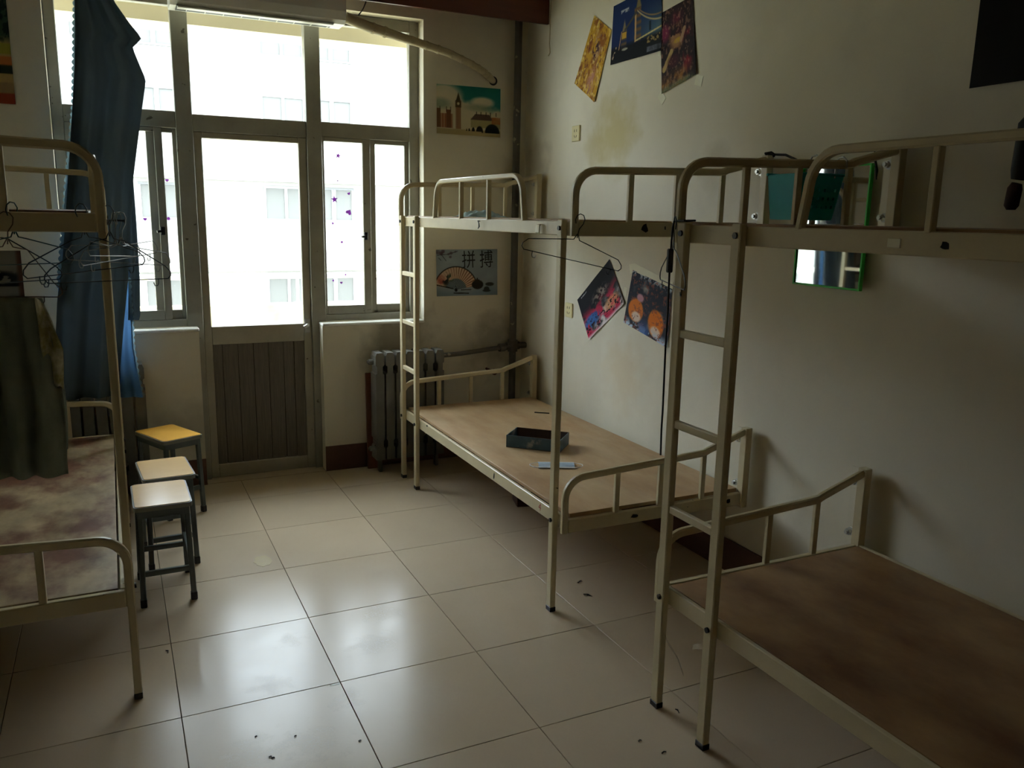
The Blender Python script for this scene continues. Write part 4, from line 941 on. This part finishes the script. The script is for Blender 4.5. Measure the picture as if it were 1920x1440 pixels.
# ------------------------------------------------------------------ mirror, basket and things hung on the near bed
mi = empty('mirror', (XR-0.012, -0.775, 1.545), 0.0); tag(mi, 'rectangular mirror with bright green frame on the right wall', 'mirror')
w, h = 0.150, 0.218
TL, TR_, BR, BL = [wc(*q, 0.02) for q in ((1516, 313), (1646, 307), (1617, 545), (1486, 532))]
u1 = ((TR_-TL)+(BR-BL)).normalized(); w = ((TR_-TL).length+(BR-BL).length)/4; h = ((TL-BL).length+(TR_-BR).length)/4; cm = (TL+TR_+BR+BL)/4
tl_ang = math.atan2((TR_-TL).z+(BR-BL).z, -((TR_-TL).y+(BR-BL).y))
mi.location = (XR-0.03, cm.y, cm.z)
mi.rotation_euler = (-tl_ang, 0, math.radians(-1.0))
MB().box((-0.004, -w+0.004, -h+0.004), (0.0, w-0.004, h-0.004)).build('glass', 'mirror', mi)
m = MB()
m.box((-0.010, -w, -h), (0.006, w, -h+0.007), 0.001); m.box((-0.010, -w, h-0.007), (0.006, w, h), 0.001); m.box((-0.010, -w, -h+0.007), (0.006, -w+0.007, h-0.007), 0.001); m.box((-0.010, w-0.007, -h+0.007), (0.006, w, h-0.007), 0.001)
m.build('frame', 'green', mi)
MB().box((0.0, -w+0.006, -h+0.006), (0.004, w-0.006, h-0.006)).build('backing', 'green', mi)
MB().cyl((0.0, 0, h-0.01), (1, 0, 0), 0.006, 0.028, 8).build('wall_hook', 'steel', mi)

yb = -1.0
bk = empty('plastic_basket', (1.957, yb, 1.562)); tag(bk, 'small teal plastic basket hooked on the upper end of the bunk bed', 'basket')
x0, x1, xb0, xb1, H = -0.100, 0.105, -0.088, 0.079, 0.142
D = 0.134
def lerp(a, b, t): return a+(b-a)*t
# front panel facing the room: solid on one side, punched with slots on the other
m = MB(); nx_, nz_ = 25, 16
V = {}
for i in range(nx_+1):
    for k in range(nz_+1):
        z = H*k/nz_; xa, xc = lerp(xb0, x0, k/nz_), lerp(xb1, x1, k/nz_); V[i, k] = m.bm.verts.new((lerp(xa, xc, i/nx_), 0.012*(1-k/nz_), z))
for i in range(nx_):
    for k in range(nz_):
        if i > 1 and i % 3 == 1 and k % 3 == 1 and 1 < k < 13: continue
        m.bm.faces.new((V[i, k], V[i+1, k], V[i+1, k+1], V[i, k+1]))
o = m.build('front_panel', 'teal', bk); sm = o.modifiers.new('thick', 'SOLIDIFY'); sm.thickness = 0.002
m = MB()
m.grid([[(x0, 0, H), (x0+0.01, D, H)], [(xb0, 0.012, 0), (xb0+0.01, D-0.012, 0)]]); m.grid([[(x1, 0, H), (x1-0.01, D, H)], [(xb1, 0.012, 0), (xb1-0.01, D-0.012, 0)]])
m.grid([[(x0+0.01, D, H), (x1-0.01, D, H)], [(xb0+0.01, D-0.012, 0), (xb1-0.01, D-0.012, 0)]]); m.grid([[(xb0, 0.012, 0), (xb1, 0.012, 0)], [(xb0+0.01, D-0.012, 0), (xb1-0.01, D-0.012, 0)]])
o = m.build('shell', 'teal', bk); sm = o.modifiers.new('thick', 'SOLIDIFY'); sm.thickness = 0.002
m = MB(); m.sweep([(x0-0.004, -0.003, H), (x1+0.004, -0.003, H)], rect(0.008, 0.008, 0.002), up=(0, 0, 1)); m.sweep([(x0+0.006, D, H), (x1-0.006, D, H)], rect(0.008, 0.008, 0.002), up=(0, 0, 1)); m.build('rim', 'teal', bk)
for xx in (x0*0.5, x1*0.62):
    m = MB(); m.tube([(xx, 0.0, H-0.01), (xx, -0.002, H+0.03), (xx, -0.012, H+0.052), (xx, -0.030, H+0.055), (xx, -0.046, H+0.042), (xx, -0.047, H+0.02)], 0.003, 6); m.build('hook', 'steel', bk)

cr = MB()
q = lambda px, py, y=-1.045: tuple(at(px, py, 1, y))
cr.tube([(1.39, -1.024, 1.550), (1.384, -1.070, 1.551), (1.418, -1.074, 1.552), (1.422, -1.03, 1.550), (1.386, -1.020, 1.548), (1.384, -1.018, 1.53), (1.383, -1.015, 1.44), (1.386, -1.014, 1.30), (1.384, -1.016, 1.18), (1.388, -1.014, 1.0), (1.386, -1.016, 0.92), (1.390, -1.014, 0.84)], 0.0032, 6)
cr.box((1.374, -1.022, 1.40), (1.392, -1.008, 1.47), 0.003)
tag(cr.build('black_cable', 'black'), 'black cable tied round the ladder post top and hanging down', 'cable')
m = MB(); m.tube([(2.285, EB-0.02, 1.806), (2.275, EB-0.03, 1.812), (2.27, EB-0.02, 1.82), (2.26, EB, 1.816), (2.285, EB+0.02, 1.812), (2.30, EB-0.01, 1.814), (2.29, EB-0.08, 1.808), (2.28, EB-0.15, 1.785)], 0.005, 6)
tag(m.build('black_strap', 'black'), 'black strap knotted on the bed end beside the mirror', 'strap')
m = MB(); pz = [at(1641, 290, 1, -1.01), at(1645, 310, 1, -1.01), at(1643, 340, 1, -1.01), (at(1641, 288, 1, -1.01))]
m.tube([tuple(at(1640, 284, 1, -1.01)), tuple(at(1641, 300, 1, -1.01)), tuple(at(1644, 320, 1, -1.01)), tuple(at(1643, 337, 1, -1.01))], 0.004, 6, scales=[0.6, 1, 1.2, 0.5])
tag(m.build('black_ribbon', 'black'), 'short black ribbon hanging off the bed end over the mirror', 'ribbon')

um = empty('folding_umbrella', (XR-0.045, -1.435, 1.60)); tag(um, 'dark red folding umbrella hanging on the right wall above the upper bunk', 'umbrella')
m = MB(); m.tube([(0, 0, 0.0), (0, 0, 0.012), (0, -0.004, 0.06), (0, -0.008, 0.075)], 0.020, 12, scales=[0.6, 1, 1, 0.7]); m.build('handle', 'umb', um, autosmooth=True)
m = MB(); m.tube([(0, -0.010, 0.085), (0, -0.014, 0.11), (0, -0.02, 0.24), (0, -0.022, 0.27)], 0.026, 12, scales=[0.75, 1, 1.05, 0.3]); m.build('canopy', 'black', um, autosmooth=True)
m = MB(); m.tube([(0, -0.022, 0.265), (0.02, -0.022, 0.30), (0.044, -0.022, 0.31)], 0.003, 6); m.build('wrist_loop', 'black', um)

# clear tape left on the ladder posts
def ribbon(pix, wv, label):
    m = MB(); R = []
    pp = [at(x, y, 0, 1.405) for x, y in pix]
    for k in range(len(pp)*4-3):
        i = min(k//4, len(pp)-2); t = k/4-i; p = pp[i].lerp(pp[i+1], t); c = 0.004*math.sin(k*0.9)
        R.append([(p.x+c-wv[0], p.y-wv[1], p.z-wv[2]), (p.x+c+0.003, p.y, p.z), (p.x+c+wv[0], p.y+wv[1], p.z+wv[2])])
    m.grid(R); tag(m.build('clear_tape', 'cleartape', smooth=True), label, 'tape')
ribbon([(1238, 1162), (1247, 1190), (1262, 1222), (1282, 1262)], (0.004, 0.010, 0.004), 'strip of clear tape peeling off the ladder post foot')
ribbon([(1298, 1214), (1308, 1211), (1318, 1213)], (0.003, 0.002, 0.007), 'scrap of clear tape sticking out from the nearer ladder post')

# ------------------------------------------------------------------ things on and under the beds
ZB = 0.428
A, B_, D_, = at(949, 838, 2, ZB), at(1050, 849, 2, ZB), at(962, 826, 2, ZB)
tr_ = empty('open_box', (A.x, A.y, ZB)); tag(tr_, 'shallow open cardboard box with blue sides on the bed board', 'box')
ex = (B_-A); Lb = ex.length; rz = math.atan2(ex.y, ex.x); tr_.rotation_euler.z = rz
Wb, Hb, tk = 0.17, 0.062, 0.003
MB().box((0, 0, 0), (Lb, Wb, tk)).build('bottom', 'boxin', tr_)
for a, b, mt in (((0, 0), (Lb, tk), 'boxblue'), ((0, Wb-tk), (Lb, Wb), 'boxin'), ((0, tk), (tk, Wb-tk), 'boxblue'), ((Lb-tk, tk), (Lb, Wb-tk), 'boxblue')):
    MB().box((a[0], a[1], tk), (b[0], b[1], Hb)).build('side', mt, tr_)
def face_mask(loc, rz, label, half=1.0):
    r = empty('face_mask', loc, rz); tag(r, label, 'face mask')
    R = [[((i/16-.5)*0.165, (j/10-.5)*0.075, 0.004+0.006*math.sin(math.pi*j/10)+0.002*(j % 2)) for j in range(11)] for i in range(17)]
    m = MB(); m.grid(R); o = m.build('body', 'maskb', r); sm = o.modifiers.new('thick', 'SOLIDIFY'); sm.thickness = 0.002
    for sy in (-1, 1): MB().box((-0.085, sy*0.040-0.004, 0.002), (0.085, sy*0.040+0.004, 0.006), 0.001).build('edge_band', 'maskw', r)
    for sx in (-1, 1):
        m = MB(); m.tube([(sx*0.082, -0.038, 0.004), (sx*0.105, -0.032, 0.004), (sx*0.122, -0.008, 0.004), (sx*0.122, 0.012, 0.004), (sx*0.105, 0.030, 0.004), (sx*0.082, 0.038, 0.004)], 0.0016, 5); m.build('ear_loop', 'maskw', r)
    return r
p = at(1043, 874, 2, ZB); q1, q2 = at(1000, 874, 2, ZB), at(1085, 875, 2, ZB)
face_mask((p.x, p.y, ZB+0.001), math.atan2((q2-q1).y, (q2-q1).x), 'pale blue face mask with ear loops lying on the bed board')
# crumpled cloth on the upper bunk
cl = MB(); R = []
for i in range(22):
    row = []
    for j in range(14):
        u, v = i/21, j/13; hgt = 0.035*math.sin(math.pi*u)**0.7*math.sin(math.pi*v)**0.7*(0.7+0.3*math.sin(u*17+v*5)) + 0.006*math.sin(u*31)*math.sin(v*23)
        row.append(((v-.5)*0.16+0.01*math.sin(u*9), (u-.5)*0.24, max(0.001, hgt)))
    R.append(row)
cl.grid(R); o = cl.build('crumpled_cloth', 'cloth', smooth=True); o.location = (1.62, 0.95, 1.549); o.rotation_euler.z = 0.5; sm = o.modifiers.new('thick', 'SOLIDIFY'); sm.thickness = 0.002
tag(o, 'crumpled pale blue cloth on the upper bunk of the corner bed', 'cloth')
p = at(965, 953, 2, 0); m = empty('carton', (p.x+0.02, p.y+0.01, 0), -0.25); tag(m, 'small dark brown carton on the floor under the corner bed', 'carton')
MB().box((0, 0, 0), (0.20, 0.14, 0.13), 0.002).build('body', 'carton', m); MB().box((0.0, 0.062, 0.1302), (0.2, 0.078, 0.1308)).build('tape_strip', 'tape', m)
p = at(1018, 775, 2, ZB); m = MB(); m.tube([(p.x-0.04, p.y+0.03, ZB+0.003), (p.x+0.03, p.y-0.022, ZB+0.003)], 0.0035, 6); tag(m.build('pencil', 'debris'), 'dark pencil lying on the bed board by the far corner', 'pencil')

# floor litter
for k, (pts_, lab) in enumerate(((((1083, 1094), (1091, 1090)), 'short dark twig on the floor tiles beside the corner bed leg'), (((1094, 1115), (1110, 1119)), 'forked dark twig on the floor tiles near the corner bed leg'),
                                 (((1266, 1331), (1273, 1338)), 'dark crumb on the floor between the ladder posts'), (((311, 1221), (315, 1225)), 'dark sliver on the floor by the left bunk bed leg'))):
    a, b = at(*pts_[0], 2, 0), at(*pts_[1], 2, 0); mid = (a+b)/2+Vector((0.004, 0.003, 0)); m = MB()
    m.tube([(a.x, a.y, 0.003), (mid.x, mid.y, 0.004), (b.x, b.y, 0.0025)], 0.0021, 6, scales=[0.7, 1.1, 0.5])
    if k == 1: m.tube([(mid.x, mid.y, 0.004), (mid.x-0.010, mid.y-0.008, 0.003)], 0.0015, 5)
    tag(m.build('twig', 'debris'), lab, 'litter', 'litter on the floor')
for k, (px, py, s_) in enumerate(((1200, 1390, .006), (1245, 1412, .008), (507, 1420, .004), (512, 1422, .004), (675, 1390, .004), (480, 1382, .003), (554, 1381, .003))):
    p = at(px, py, 2, 0); m = MB(); m.tube([(p.x-s_, p.y, 0.002), (p.x+s_*.3, p.y+s_*.5, 0.0022), (p.x+s_, p.y, 0.002)], 0.0017, 5); tag(m.build('crumb', 'debris'), ('small dark crumb on the tiles in front of the ladder posts', 'largest dark crumb on the tiles in front of the ladder posts')[k] if k < 2 else 'tiny dark speck on the glossy tiles in the middle of the aisle', 'litter', 'crumbs on the floor')
p = at(493, 1052, 2, 0.0); m = MB(); n = 18
m.poly([(p.x+0.038*math.cos(2*math.pi*k/n)*(1+0.12*math.sin(3*k)), p.y+0.062*math.sin(2*math.pi*k/n)*(1+0.1*math.cos(2*k)), 0.0004) for k in range(n)], (0, 0, 0.0006))
tag(m.build('dried_spill', 'spill'), 'dried beige spill on a glossy floor tile', 'stain')
